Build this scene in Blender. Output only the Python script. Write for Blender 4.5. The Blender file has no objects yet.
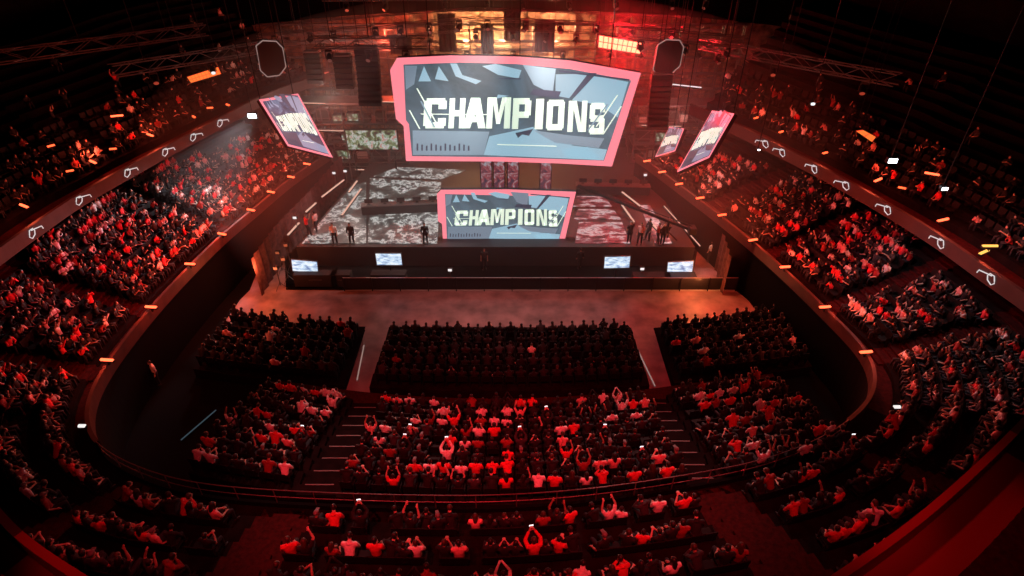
import bpy, bmesh, math, random
from mathutils import Vector, Matrix
R = random.Random(7)
C = bpy.context.scene.collection
PI = math.pi

# ------------------------------------------------------------------ camera
H, F, PITCH = 24.0, 600.0, math.radians(35)
sc = bpy.context.scene
cam = bpy.data.cameras.new('camera'); camo = bpy.data.objects.new('camera', cam); C.objects.link(camo)
cam.sensor_width = 36; cam.lens = 36 * F / 1024; cam.clip_end = 300; cam.clip_start = .1
camo.location = (0, 0, H); camo.rotation_euler = (PI/2 - PITCH, 0, 0)
sc.camera = camo
FWD = Vector((0, math.cos(PITCH), -math.sin(PITCH))); UP = Vector((0, math.sin(PITCH), math.cos(PITCH)))
def ray(px, py): return FWD + Vector((1, 0, 0))*((px-512)/F) - UP*((py-288)/F)
def atz(px, py, z): d = ray(px, py); return Vector((0, 0, H)) + d*((z-H)/d.z)
def aty(px, py, y): d = ray(px, py); return Vector((0, 0, H)) + d*(y/d.y)
def proj(p):
    v = Vector(p) - Vector((0, 0, H)); w = v.dot(FWD)
    if w < .5: return (-999, -999)
    return 512 + F*v.x/w, 288 - F*v.dot(UP)/w

# ------------------------------------------------------------------ materials
M = {}
def mat(name, col, rough=.7, metal=0, emit=None, es=0, noise=None, spec=None, bump=0):
    m = bpy.data.materials.new(name); m.use_nodes = True; nt = m.node_tree; b = nt.nodes['Principled BSDF']
    b.inputs['Base Color'].default_value = (*col, 1); b.inputs['Roughness'].default_value = rough
    b.inputs['Metallic'].default_value = metal
    if spec is not None: b.inputs['Specular IOR Level'].default_value = spec
    if emit: b.inputs['Emission Color'].default_value = (*emit, 1); b.inputs['Emission Strength'].default_value = es
    if noise:
        scale, amt = noise
        tc = nt.nodes.new('ShaderNodeTexCoord'); n = nt.nodes.new('ShaderNodeTexNoise'); n.inputs['Scale'].default_value = scale
        n.inputs['Detail'].default_value = 5
        r = nt.nodes.new('ShaderNodeValToRGB')
        r.color_ramp.elements[0].position = .3; r.color_ramp.elements[1].position = .7
        r.color_ramp.elements[0].color = (*[c*(1-amt) for c in col], 1); r.color_ramp.elements[1].color = (*[min(1, c*(1+amt)) for c in col], 1)
        nt.links.new(tc.outputs['Object'], n.inputs['Vector']); nt.links.new(n.outputs['Fac'], r.inputs['Fac'])
        nt.links.new(r.outputs['Color'], b.inputs['Base Color'])
        if bump:
            bp = nt.nodes.new('ShaderNodeBump'); bp.inputs['Strength'].default_value = bump
            nt.links.new(n.outputs['Fac'], bp.inputs['Height']); nt.links.new(bp.outputs['Normal'], b.inputs['Normal'])
    M[name] = m; return m
def led(name, stops, scale, strength, kind='noise', dist=0.0, vec=(1, 1, 1)):
    """a lit LED surface: procedural picture shown by the panel"""
    m = bpy.data.materials.new(name); m.use_nodes = True; nt = m.node_tree; b = nt.nodes['Principled BSDF']
    b.inputs['Base Color'].default_value = (.02, .02, .02, 1); b.inputs['Roughness'].default_value = .35
    tc = nt.nodes.new('ShaderNodeTexCoord'); mp = nt.nodes.new('ShaderNodeMapping'); mp.inputs['Scale'].default_value = vec
    if kind == 'noise':
        n = nt.nodes.new('ShaderNodeTexNoise'); n.inputs['Detail'].default_value = 7; n.inputs['Roughness'].default_value = .68; n.inputs['Distortion'].default_value = dist
    else:
        n = nt.nodes.new('ShaderNodeTexVoronoi'); n.feature = kind
    n.inputs['Scale'].default_value = scale
    r = nt.nodes.new('ShaderNodeValToRGB'); e = r.color_ramp.elements
    e[0].position, e[0].color = stops[0][0], (*stops[0][1], 1); e[1].position, e[1].color = stops[-1][0], (*stops[-1][1], 1)
    for p, c in stops[1:-1]: q = e.new(p); q.color = (*c, 1)
    nt.links.new(tc.outputs['Object'], mp.inputs['Vector']); nt.links.new(mp.outputs['Vector'], n.inputs['Vector'])
    nt.links.new(n.outputs['Fac'] if kind == 'noise' else n.outputs['Distance'], r.inputs['Fac'])
    nt.links.new(r.outputs['Color'], b.inputs['Emission Color']); b.inputs['Emission Strength'].default_value = strength
    M[name] = m; return m

mat('void', (.002, .0018, .0018), .95, spec=.1)
mat('stagefloor', (.30, .17, .16), .5, noise=(.8, .45), spec=.5)
mat('carpet', (.04, .005, .005), .9, noise=(6, .4), spec=.1)
mat('terrace', (.009, .005, .005), .95, noise=(2, .4), spec=.05)
mat('parapet', (.06, .018, .013), .6, noise=(1.5, .3))
mat('fascia', (.045, .018, .017), .55, noise=(1.2, .25))
mat('railred', (.30, .012, .012), .5)
mat('blackmetal', (.012, .012, .013), .55, .4)
mat('greymetal', (.15, .14, .14), .4, .8)
mat('black', (.012, .011, .012), .7)
mat('seat', (.007, .005, .005), .7, spec=.2)
mat('seatred', (.16, .012, .012), .6)
mat('drape', (.12, .05, .045), .95, noise=(3, .4), spec=.1)
mat('backwall', (.24, .14, .09), .8, noise=(1.3, .85))
mat('wall', (.004, .003, .003), .95, spec=.05)
mat('stage', (.03, .024, .024), .5)
mat('nosing', (.16, .13, .12), .6)
mat('pale', (.5, .46, .44), .6)
mat('rail', (.45, .3, .3), .3, .8)
mat('skin', (.42, .24, .17), .55); mat('skin2', (.30, .16, .10), .55); mat('skin3', (.62, .40, .31), .55)
mat('eye', (.02, .015, .015), .3); mat('lip', (.45, .15, .13), .5)
mat('hair', (.012, .009, .008), .5); mat('hair2', (.05, .025, .012), .5); mat('cap', (.16, .15, .15), .7)
mat('jeans', (.008, .010, .016), .8)
TOPS = {'black': (.006, .005, .006), 'charcoal': (.03, .027, .03), 'red': (.70, .025, .04), 'white': (.80, .76, .74), 'maroon': (.25, .02, .02), 'pink': (.75, .35, .33), 'grey': (.3, .28, .28)}
for k, c in TOPS.items(): mat('top_'+k, c, .8, noise=(12, .2))
mat('redbar', (.006, .004, .003), 1, spec=0, emit=(1, .095, .035), es=4.2)
mat('orangebar', (.006, .004, .003), 1, spec=0, emit=(1, .10, .03), es=2.6)
mat('warmbar', (.006, .004, .003), 1, spec=0, emit=(1, .56, .42), es=.8)
mat('whitebar', (.006, .004, .003), 1, spec=0, emit=(1, .92, .9), es=1.0)
mat('sign', (.006, .004, .003), 1, spec=0, emit=(1, .9, .9), es=.75)
mat('spot', (.006, .004, .003), 1, spec=0, emit=(.85, .95, 1), es=5)
mat('yellowglow', (.006, .004, .003), 1, spec=0, emit=(1, .50, .10), es=1.5)
mat('cell_hot', (.01, .01, .01), 1, spec=0, emit=(1, .30, .15), es=3.2)
mat('cell_orange', (.01, .01, .01), 1, spec=0, emit=(1, .22, .04), es=1.05)
mat('cell_gap', (.01, .01, .01), 1, spec=0, emit=(1, .05, .02), es=1.3)
mat('bluetape', (.01, .01, .01), 1, spec=0, emit=(.5, .8, 1), es=.07)
mat('tape', (.006, .004, .003), 1, spec=0, emit=(1, .65, .58), es=.3)
mat('phone', (.5, .5, .5), .4, emit=(.9, .95, 1), es=1.4)
mat('side_light', (.2, .3, .35), .4, emit=(.20, .30, .46), es=.7)
mat('scr_frame', (.1, .05, .05), .4, emit=(1, .24, .30), es=1.1)
mat('scr_letter', (.5, .5, .5), .4, emit=(.76, 1, .80), es=.93)
mat('scr_light', (.1, .1, .1), .4, emit=(.32, .56, .70), es=.9)
mat('scr_mid', (.2, .3, .35), .4, emit=(.17, .26, .34), es=.85)
mat('scr_dark', (.05, .05, .08), .4, emit=(.05, .065, .10), es=.8)
led('scr_bg', [(.3, (.045, .075, .085)), (.5, (.10, .15, .19)), (.7, (.16, .25, .33))], .22, .9, dist=.6)
led('side_bg', [(.35, (.02, .03, .06)), (.5, (.06, .09, .17)), (.65, (.2, .3, .45))], .9, .9, dist=1.0)
led('led_grid', [(.3, (1, .36, .08)), (.55, (1, .22, .03)), (.8, (.5, .04, .005))], 3.2, 1.15, kind='F1')
led('led_hot', [(.35, (1, .62, .36)), (.6, (1, .36, .16)), (.85, (1, .06, .03))], 2.6, 2.0, kind='F1')
led('floor_art', [(.40, (.012, .014, .014)), (.50, (.06, .065, .06)), (.545, (.50, .50, .48)), (.58, (.05, .05, .05)), (.64, (.03, .03, .03)), (.66, (.5, .46, .46))], .8, 1.3, dist=.35)
led('floor_art_red', [(.40, (.04, .01, .012)), (.5, (.3, .05, .06)), (.58, (.65, .5, .5)), (.66, (.12, .02, .03)), (.8, (.5, .4, .42))], .8, .95, dist=.35, vec=(1, 2.2, 1))
led('tower_art', [(.40, (.03, .04, .07)), (.5, (.35, .04, .05)), (.58, (.45, .5, .55)), (.66, (.10, .16, .35)), (.75, (.5, .3, .3))], 1.3, .7, dist=1.0)
led('set_art', [(.42, (.02, .02, .02)), (.50, (.16, .25, .10)), (.56, (.5, .6, .6)), (.62, (.45, .12, .08)), (.72, (.55, .45, .35))], 1.6, .9, dist=1.0)
led('tv_art', [(.38, (.12, .2, .42)), (.5, (.55, .7, .85)), (.6, (.9, .95, 1)), (.72, (.15, .3, .6))], 2.6, 1.15, dist=.5, vec=(.6, 1, 2))

# ------------------------------------------------------------------ mesh helpers
class MB:
    def __init__(s): s.v = []; s.f = []; s.mi = []
    def add(s, vs, fs, mi=0):
        b = len(s.v); s.v += [tuple(v) for v in vs]; s.f += [tuple(b+i for i in f) for f in fs]; s.mi += [mi]*len(fs); return s
    def box(s, c, d, rz=0, rx=0, ry=0, mi=0, bev=0):
        m = Matrix.Rotation(rz, 3, 'Z') @ Matrix.Rotation(ry, 3, 'Y') @ Matrix.Rotation(rx, 3, 'X'); c = Vector(c)
        x, y, z = [q/2 for q in d]
        if bev:
            b = min(bev, x*.9, y*.9, z*.9); vs = []
            bm = bmesh.new(); bmesh.ops.create_cube(bm, size=1)
            for v in bm.verts: v.co = Vector((v.co.x*2*x, v.co.y*2*y, v.co.z*2*z))
            bmesh.ops.bevel(bm, geom=bm.edges[:], offset=b, segments=2, affect='EDGES', profile=.5)
            bm.verts.index_update(); vs = [c + m @ v.co for v in bm.verts]; fs = [[v.index for v in f.verts] for f in bm.faces]; bm.free()
            return s.add(vs, fs, mi)
        vs = [c + m @ Vector((i*x, j*y, k*z)) for k in (-1, 1) for i, j in ((-1, -1), (1, -1), (1, 1), (-1, 1))]
        return s.add(vs, [(3, 2, 1, 0), (4, 5, 6, 7), (0, 1, 5, 4), (1, 2, 6, 5), (2, 3, 7, 6), (3, 0, 4, 7)], mi)
    def beam(s, a, b, w, h=None, mi=0):
        a, b = Vector(a), Vector(b); d = b-a; L = d.length
        if L < 1e-5: return s
        h = h or w; q = d.to_track_quat('Y', 'Z'); vs = []
        for t in (a, b):
            for i, j in ((-1, -1), (1, -1), (1, 1), (-1, 1)): vs.append(t + q @ Vector((i*w/2, 0, j*h/2)))
        return s.add(vs, [(3, 2, 1, 0), (4, 5, 6, 7), (0, 1, 5, 4), (1, 2, 6, 5), (2, 3, 7, 6), (3, 0, 4, 7)], mi)
    def tube(s, pts, rs, n=8, mi=0):
        pts = [Vector(p) for p in pts]
        if not isinstance(rs, (list, tuple)): rs = [rs]*len(pts)
        vs = []; fs = []
        for k, p in enumerate(pts):
            d = (pts[min(k+1, len(pts)-1)] - pts[max(k-1, 0)]).normalized(); q = d.to_track_quat('Z', 'Y')
            for i in range(n): a = 2*PI*i/n; vs.append(p + q @ Vector((math.cos(a)*rs[k], math.sin(a)*rs[k], 0)))
        for k in range(len(pts)-1):
            for i in range(n): a, b = k*n+i, k*n+(i+1) % n; fs.append((a, b, b+n, a+n))
        fs.append(tuple(range(n-1, -1, -1))); fs.append(tuple((len(pts)-1)*n+i for i in range(n)))
        return s.add(vs, fs, mi)
    def ell(s, c, r, seg=12, ring=8, mi=0, m=None):
        c = Vector(c); vs = []; fs = []
        for j in range(1, ring):
            t = PI*j/ring
            for i in range(seg):
                a = 2*PI*i/seg; p = Vector((r[0]*math.sin(t)*math.cos(a), r[1]*math.sin(t)*math.sin(a), r[2]*math.cos(t)))
                vs.append(c + (m @ p if m else p))
        top = len(vs); vs.append(c + (m @ Vector((0, 0, r[2])) if m else Vector((0, 0, r[2])))); vs.append(c - (m @ Vector((0, 0, r[2])) if m else Vector((0, 0, r[2]))))
        for j in range(ring-2):
            for i in range(seg): a, b = j*seg+i, j*seg+(i+1) % seg; fs.append((a, a+seg, b+seg, b))
        for i in range(seg): fs.append((top, i, (i+1) % seg)); fs.append((top+1, (ring-2)*seg+(i+1) % seg, (ring-2)*seg+i))
        return s.add(vs, fs, mi)
    def slab(s, poly, th, mi=0):
        """polygon of 3D points given thickness vector th (solid both sides)"""
        n = len(poly); p = [Vector(q) for q in poly]; th = Vector(th)
        return s.add(p + [q+th for q in p], [tuple(range(n)), tuple(range(2*n-1, n-1, -1))] + [(i+n, (i+1) % n + n, (i+1) % n, i) for i in range(n)], mi)
    def mesh(s, name, mats):
        me = bpy.data.meshes.new(name); me.from_pydata(s.v, [], s.f)
        for m in (mats if isinstance(mats, (list, tuple)) else [mats]): me.materials.append(M[m] if isinstance(m, str) else m)
        me.polygons.foreach_set('material_index', s.mi); me.update(); return me
    def build(s, name, mats, parent=None):
        me = s.mesh(name, mats)
        if len(s.v) < 20000:
            bm = bmesh.new(); bm.from_mesh(me); bmesh.ops.recalc_face_normals(bm, faces=bm.faces); bm.to_mesh(me); bm.free()
        o = bpy.data.objects.new(name, me); C.objects.link(o)
        if parent: o.parent = parent
        return o
def tag(o, label, cat, group=None, kind=None):
    if label: o['label'] = label
    if cat: o['category'] = cat
    if group: o['group'] = group
    if kind: o['kind'] = kind
    return o
def struct(o, label=None):
    o['kind'] = 'structure'
    if label: o['label'] = label
    return o
def empty(name, loc, label, cat, group=None, rz=0):
    o = bpy.data.objects.new(name, None); C.objects.link(o); o.location = loc; o.rotation_euler = (0, 0, rz); o.empty_display_size = .2
    return tag(o, label, cat, group)
def smooth(o):
    o.data.polygons.foreach_set('use_smooth', [True]*len(o.data.polygons)); return o
def ordn(n): return '%d%s' % (n, 'th' if 10 <= n % 100 <= 20 else {1: 'st', 2: 'nd', 3: 'rd'}.get(n % 10, 'th'))

# ------------------------------------------------------------------ curves in plan
def catmull(P, n=12):
    out = []
    for i in range(len(P)-1):
        p0, p1, p2, p3 = P[max(i-1, 0)], P[i], P[i+1], P[min(i+2, len(P)-1)]
        for k in range(n):
            t = k/n
            out.append(.5*((2*p1) + (p2-p0)*t + (2*p0-5*p1+4*p2-p3)*t*t + (3*p1-p0-3*p2+p3)*t*t*t))
    out.append(P[-1].copy()); return out
def resample(P, step):
    L = [0]
    for a, b in zip(P, P[1:]): L.append(L[-1] + (b.xy-a.xy).length)
    n = max(2, round(L[-1]/step)); out = []; j = 0
    for k in range(n+1):
        s = L[-1]*k/n
        while j < len(L)-2 and L[j+1] < s: j += 1
        t = (s-L[j])/max(1e-9, L[j+1]-L[j]); out.append(P[j].lerp(P[j+1], t))
    return out
class Ring:
    def __init__(s, ctrl, step=.5):
        s.P = resample(catmull([atz(*c) for c in ctrl]), step)
        for _ in range(6):
            Q = [p.copy() for p in s.P]
            for i in range(1, len(Q)-1): s.P[i] = (Q[i-1]+Q[i]*2+Q[i+1])/4
        s.N = []
        n = len(s.P)
        for i in range(n):
            a, b = s.P[max(i-2, 0)], s.P[min(i+2, n-1)]; d = (b-a).xy.normalized()
            s.N.append(Vector((d.y, -d.x, 0)) if True else None)
        c = Vector((0, 28, 0)); m = n//2
        if (s.P[m]-c).dot(s.N[m]) < 0: s.N = [-v for v in s.N]
    def off(s, i, d): return Vector((s.P[i].x + s.N[i].x*d, s.P[i].y + s.N[i].y*d, 0))
    def near(s, px, py):
        return min(range(len(s.P)), key=lambda i: (Vector(proj(s.P[i])) - Vector((px, py))).length)

inner = Ring([(330,152,3.6),(318,160,3.6),(291,178,3.6),(251,211,3.8),(222,235,4),(190,266,4),(150,309,4),(107,364,4),(88,405,4.2),(95,440,4.5),(140,466,4.9),(200,482,5.2),(300,490,5.2),(430,494,5.2),(512,493,5.2),(600,486,5.2),(700,471,5.2),(770,456,5.2),(835,428,4.8),(872,392,4.3),(868,354,4),(826,309,4),(785,270,4),(753,242,4),(722,217,4),(690,193,3.8),(648,162,3.6),(636,154,3.6)])
outer = Ring([(330,72,9),(270,92,9),(220,118,8.5),(162,148,8),(125,168,8),(77,195,7.5),(30,227,7.5),(0,248,7.5),(-60,300,8),(-70,400,8.5),(0,508,9),(40,545,9),(90,577,9),(200,640,9.5),(350,680,9.5),(512,690,9.5),(660,670,9.5),(760,620,9.5),(830,576,9),(900,528,9),(960,478,9),(1024,416,8.5),(1080,350,8),(1045,308,7.5),(990,270,7.5),(940,235,7.5),(885,202,7.5),(830,171,8),(780,146,8),(735,124,8.5),(690,104,9)])
OUTPOLY = [(p.x, p.y) for p in outer.P]
def inside(x, y, poly=OUTPOLY):
    c = False; n = len(poly)
    for i in range(n):
        (x1, y1), (x2, y2) = poly[i], poly[i-1]
        if (y1 > y) != (y2 > y) and x < (x2-x1)*(y-y1)/(y2-y1)+x1: c = not c
    return c

def strip(P, offs_z, closed=False):
    """sweep a section [(offset, z_func)] along ring P"""
    return
def sweep(ring, sec, i0=0, i1=None, mi=0, mb=None):
    mb = mb or MB(); i1 = i1 if i1 is not None else len(ring.P)-1; n = len(sec(i0)); vs = []
    for i in range(i0, i1+1):
        for d, z in sec(i): p = ring.off(i, d); vs.append((p.x, p.y, z))
    fs = []
    for k in range(i1-i0):
        for j in range(n-1): a = k*n+j; fs.append((a, a+1, a+n+1, a+n))
    return mb.add(vs, fs, mi)

# ------------------------------------------------------------------ setting shell
def wallbox(name, lo, hi, m):
    mb = MB(); mb.box([(a+b)/2 for a, b in zip(lo, hi)], [b-a for a, b in zip(lo, hi)]); return struct(mb.build(name, m))
wallbox('floor', (-46, -22, -.4), (46, 64, -.02), 'void')
wallbox('ceiling', (-46, -22, 31), (46, 64, 31.4), 'wall')
wallbox('wall_left', (-46.4, -22, -.4), (-46, 64, 31.4), 'wall')
wallbox('wall_right', (46, -22, -.4), (46.4, 64, 31.4), 'wall')
wallbox('wall_rear', (-46, -22.4, -.4), (46, -22, 31.4), 'wall')
# back wall: panelled concrete wall with pilasters and ledges
mb = MB(); mb.box((0, 64.2, 15.5), (92, .4, 31.8))
for i in range(23): mb.box((-22+i*2, 63.8, 8), (.5, .5, 16))
for z in (6, 9.2, 12.4, 15): mb.box((0, 63.75, z), (46, .7, .25))
struct(mb.build('wall_back', 'backwall'))
mb = MB(); vs = []
for i in range(93):
    x = -46+i; zb_ = 13.1-.0022*x*x; vs += [(x, 61+.12*math.sin(i*1.9), zb_), (x, 61+.12*math.sin(i*1.9), 31)]
mb.add(vs, [(2*i, 2*i+2, 2*i+3, 2*i+1) for i in range(92)]); struct(mb.build('wall_header_dark', 'void'))  # black sheet added to darken the strip above the back wall
# open polished floor in front of the stage with the two aisles
mb = MB()
fl = [atz(222,326,0), atz(240,300,0), atz(250,290,0), atz(735,290,0), atz(748,300,0), atz(768,328,0)]
mb.slab([(p.x, p.y, 0) for p in fl], (0, 0, -.02))
mb.box((-8.6, 26.2, -.005), (1.5, 8.4, .014)); mb.box((8.35, 26.2, -.005), (1.5, 8.4, .014)); P_ = [[atz(x, y, 0) for x, y in q] for q in ([(250,290),(286,290),(284,247),(268,244)], [(690,290),(722,290),(716,244),(698,247)])]
for q in P_: mb.slab([(p.x, p.y, -.001) for p in q], (0, 0, -.015))
struct(mb.build('floor_stage_front', 'stagefloor'))

# ------------------------------------------------------------------ people prototypes
def hand(mb, w, d, up, side, curl=.5):
    """palm and five fingers starting at wrist w, pointing along d"""
    w, d, up = Vector(w), Vector(d).normalized(), Vector(up).normalized(); s = d.cross(up).normalized()*side; up = s.cross(d).normalized()*side
    mb.tube([w-d*.01, w+d*.045, w+d*.085], [.026, .036, .030], 8)
    for k in (-1.5, -.5, .5, 1.5):
        L = .078 - .010*abs(k-.3); a = w + d*.082 + s*k*.021
        m_ = a + d*L*.5 - up*curl*.02; e = m_ + d*L*.42 - up*curl*.045
        mb.tube([a, m_, e], [.0115, .0105, .0085], 6)
    a = w + d*.025 - s*.028; mb.tube([a, a - s*.028 + d*.025, a - s*.038 + d*.055], [.014, .012, .009], 6)
def remeshed(mb, name, vox, faces):
    me = mb.mesh(name, 'skin'); o = bpy.data.objects.new(name, me); C.objects.link(o)
    m = o.modifiers.new('r', 'REMESH'); m.mode = 'VOXEL'; m.voxel_size = vox
    m = o.modifiers.new('s', 'SMOOTH'); m.iterations = 2; m.factor = .4
    dg = bpy.context.evaluated_depsgraph_get(); n = len(o.evaluated_get(dg).data.polygons)*2
    m = o.modifiers.new('d', 'DECIMATE'); m.ratio = min(1, faces/max(1, n))
    dg.update(); r = bpy.data.meshes.new_from_object(o.evaluated_get(dg), depsgraph=dg); r.name = name
    bpy.data.objects.remove(o); bpy.data.meshes.remove(me)
    r.materials.clear(); r.polygons.foreach_set('use_smooth', [True]*len(r.polygons)); r.update(); return r
SEATED = dict(pel=(0, -.08, .58), ch=(0, -.10, .98), nk=(0, -.07, 1.12), hd=(0, -.03, 1.25),
              hip=(.09, -.06, .56), kn=(.13, .36, .56), an=(.14, .36, .10))
STANDING = dict(pel=(0, 0, .95), ch=(0, .0, 1.36), nk=(0, .02, 1.5), hd=(0, .05, 1.66), hip=(.10, 0, .92), kn=(.11, .04, .50), an=(.12, 0, .09))
def make_person(pose, arms, long_hair=False, cap=False, sleeves='short'):
    B = dict(STANDING if pose == 'stand' else SEATED); V = Vector
    pel, ch, nk, hd = V(B['pel']), V(B['ch']), V(B['nk']), V(B['hd'])
    if pose == 'lean': ch = ch + V((0, .18, -.06)); nk = nk + V((0, .24, -.09)); hd = hd + V((0, .30, -.10))
    S = {}
    for s in (-1, 1):
        sh = ch + V((s*.185, 0, .06)); z = ch.z
        a = arms if isinstance(arms, str) else arms[0 if s < 0 else 1]
        if a == 'lap': el = sh + V((s*.06, .08, -.27)); wr = V((s*.11, pel.y+.30, pel.z+.10)) if pose != 'stand' else sh + V((s*.05, .10, -.50))
        elif a == 'clap': el = sh + V((s*.08, .12, -.24)); wr = sh + V((-s*.13, .34, -.10))
        elif a == 'up': el = sh + V((s*.10, .12, .22)); wr = sh + V((s*.02, .20, .47))
        elif a == 'phone': el = sh + V((s*.05, .20, .05)); wr = sh + V((-s*.11, .34, .28))
        elif a == 'chin': el = sh + V((s*.03, .20, -.20)); wr = sh + V((-s*.12, .20, .05))
        elif a == 'side': el = sh + V((s*.12, -.02, -.27)); wr = el + V((s*.02, .20, -.10))
        else: el = sh + V((s*.05, 0, -.28)); wr = el + V((0, .08, -.25))
        kn = V((B['kn'][0]*s, B['kn'][1], B['kn'][2])); an = V((B['an'][0]*s, B['an'][1], B['an'][2])); hip = V((B['hip'][0]*s, B['hip'][1], B['hip'][2]))
        if pose == 'stand' and s > 0: kn = kn + V((0, .10, .02)); an = an + V((0, .16, 0))
        S[s] = (sh, el, wr, hip, kn, an)
    def torso(mb, g):
        L = [(0, 1.0, .150, .115), (.30, 1, .135, .100), (.62, 1, .155, .108), (.88, 1, .175, .108), (1.08, 1, .165, .09), (1.22, 1, .085, .065)]
        vs = []; n = 14
        for t, _, rx, ry in L:
            c = pel.lerp(ch, t)
            for i in range(n): a = 2*PI*i/n; vs.append(c + V((math.cos(a)*(rx+g), math.sin(a)*(ry+g), 0)))
        fs = [(k*n+i, k*n+(i+1) % n, (k+1)*n+(i+1) % n, (k+1)*n+i) for k in range(len(L)-1) for i in range(n)]
        fs += [tuple(range(n-1, -1, -1)), tuple((len(L)-1)*n+i for i in range(n))]
        mb.add(vs, fs)
    b = MB(); torso(b, -.012); b.tube([ch+V((0, 0, .05)), nk, hd-V((0, .01, .04))], [.075, .055, .055], 10)
    b.ell(hd, (.076, .095, .112), 14, 10); b.ell(hd+V((0, .035, -.06)), (.055, .058, .055), 10, 8)
    b.ell(hd+V((0, .10, -.015)), (.013, .022, .022), 8, 6)
    for s in (-1, 1): b.ell(hd+V((s*.079, 0, -.01)), (.012, .022, .034), 8, 6)
    for s, (sh, el, wr, hip, kn, an) in S.items():
        b.tube([ch+V((s*.08, 0, .05)), sh, sh.lerp(el, .5), el], [.055, .060, .048, .038], 10)
        b.ell(el, (.038, .038, .038), 8, 6); b.tube([el, el.lerp(wr, .35), wr], [.038, .040, .026], 10)
        d = (wr-el).normalized()
        hand(b, wr, d, V((0, 0, 1)) if abs(d.z) < .8 else V((0, -1, 0)), s, .6)
        b.tube([hip, hip.lerp(kn, .5), kn], [.085, .072, .055], 10); b.ell(kn, (.055, .055, .055), 8, 6)
        b.tube([kn, kn.lerp(an, .35), an], [.055, .055, .038], 10)
        b.tube([an+V((0, -.06, -.05)), an+V((0, .06, -.05)), an+V((0, .17, -.06))], [.038, .045, .032], 8)
    body = remeshed(b, 'person', .0085, 2600)
    for m in ('skin', 'eye', 'lip', 'black'): body.materials.append(M[m])
    for p in body.polygons:
        q = p.center - hd
        if q.y > .06 and abs(abs(q.x)-.03) < .013 and abs(q.z-.012) < .012: p.material_index = 1
        elif q.y > .06 and abs(q.x) < .026 and abs(q.z+.062) < .009: p.material_index = 2
        elif p.center.z < .10 and pose != 'x': p.material_index = 3
    t = MB(); torso(t, .016)
    for s, (sh, el, wr, *_) in S.items():
        e2 = sh.lerp(el, .78); t.tube([ch+V((s*.08, 0, .04)), sh, e2], [.075, .080, .066], 10)
        if sleeves == 'long': t.tube([e2, el, wr.lerp(el, .1)], [.066, .056, .044], 10); t.ell(el, (.055, .055, .055), 8, 6)
    t.tube([ch+V((0, 0, .09)), ch+V((0, 0, .145))+ (nk-ch)*.05], [.095, .078], 10)
    top = remeshed(t, 'shirt', .018, 700)
    w = MB()
    vs = [pel+V((math.cos(2*PI*i/14)*.170, math.sin(2*PI*i/14)*.132, z)) for z in (-.09, .06) for i in range(14)]
    w.add(vs, [(i, (i+1) % 14, (i+1) % 14+14, i+14) for i in range(14)] + [tuple(range(13, -1, -1)), tuple(range(14, 28))])
    for s, (sh, el, wr, hip, kn, an) in S.items():
        w.tube([hip, hip.lerp(kn, .5), kn], [.105, .092, .074], 10); w.ell(kn, (.074, .074, .074), 10, 6)
        w.tube([kn, kn.lerp(an, .5), an+V((0, 0, .02))], [.072, .066, .055], 10)
    tr = remeshed(w, 'trousers', .02, 500)
    h = MB(); c = hd + V((0, -.018, .028))
    if cap:
        h.ell(hd+V((0, -.01, .045)), (.088, .106, .085), 14, 8); h.box(hd+V((0, .12, .05)), (.13, .10, .018))
    else:
        h.ell(c, (.088, .098, .105), 14, 10); h.ell(hd+V((0, -.04, -.02)), (.078, .072, .085), 12, 8)
    if long_hair: h.tube([hd+V((0, -.03, .03)), hd+V((0, -.085, -.10)), hd+V((0, -.10, -.24)), hd+V((0, -.09, -.33))], [.088, .088, .078, .035], 10)
    if long_hair:
        for s in (-1, 1): h.tube([hd+V((s*.06, 0, .02)), hd+V((s*.082, .0, -.08)), hd+V((s*.085, -.02, -.20))], [.04, .035, .02], 8)
    hair = remeshed(h, 'hair', .014, 420)
    parts = dict(body=body, shirt=top, trousers=tr, hair=hair, hd=hd, wr=[S[-1][2], S[1][2]], cap=cap)
    # light version for the far crowd: (verts, faces, slot)  slots 0 skin 1 shirt 2 trousers 3 hair
    lo = MB(); torso(lo, .02) if False else None
    n = 7
    L = [(0, .17, .14), (.6, .18, .13), (1.02, .23, .12), (1.16, .19, .10), (1.30, .085, .08), (1.55, .08, .075)]
    vs = []
    for tt, rx, ry in L:
        q = pel.lerp(ch, tt)
        for i in range(n): a = 2*PI*i/n; vs.append(q + V((math.cos(a)*rx, math.sin(a)*ry, 0)))
    lo.add(vs, [(k*n+i, k*n+(i+1) % n, (k+1)*n+(i+1) % n, (k+1)*n+i) for k in range(len(L)-1) for i in range(n)] + [tuple((len(L)-1)*n+i for i in range(n))], 1)
    lo.ell(hd+V((0, .02, -.02)), (.074, .085, .105), 7, 5, 0)
    lo.ell(c, (.092, .10, .10), 7, 5, 3)
    if long_hair: lo.tube([hd+V((0, -.05, .0)), hd+V((0, -.10, -.28))], [.09, .05], 5, 3)
    for s, (sh, el, wr, hip, kn, an) in S.items():
        lo.tube([sh, el], [.075, .055], 5, 1); lo.tube([el, wr, wr+(wr-el)*.35], [.05, .035, .035], 5, 1 if sleeves == 'long' else 0)
        lo.tube([hip, kn, an], [.10, .08, .055], 5, 2)
    parts['lo'] = lo
    return parts
PROTO = [make_person('sit', 'lap'), make_person('sit', 'lap', long_hair=True), make_person('lean', 'chin', sleeves='long'),
         make_person('sit', 'clap'), make_person('sit', 'up'), make_person('sit', 'phone', sleeves='long'), make_person('sit', ('lap', 'up'), long_hair=True),
         make_person('sit', 'side', cap=True), make_person('lean', 'lap', sleeves='long')]
POSE = ['hands in lap', 'long hair and hands in lap', 'leaning forward, hands at chin', 'clapping', 'both arms raised', 'holding up both hands', 'long hair and one arm raised', 'wearing a cap', 'leaning forward']
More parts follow.
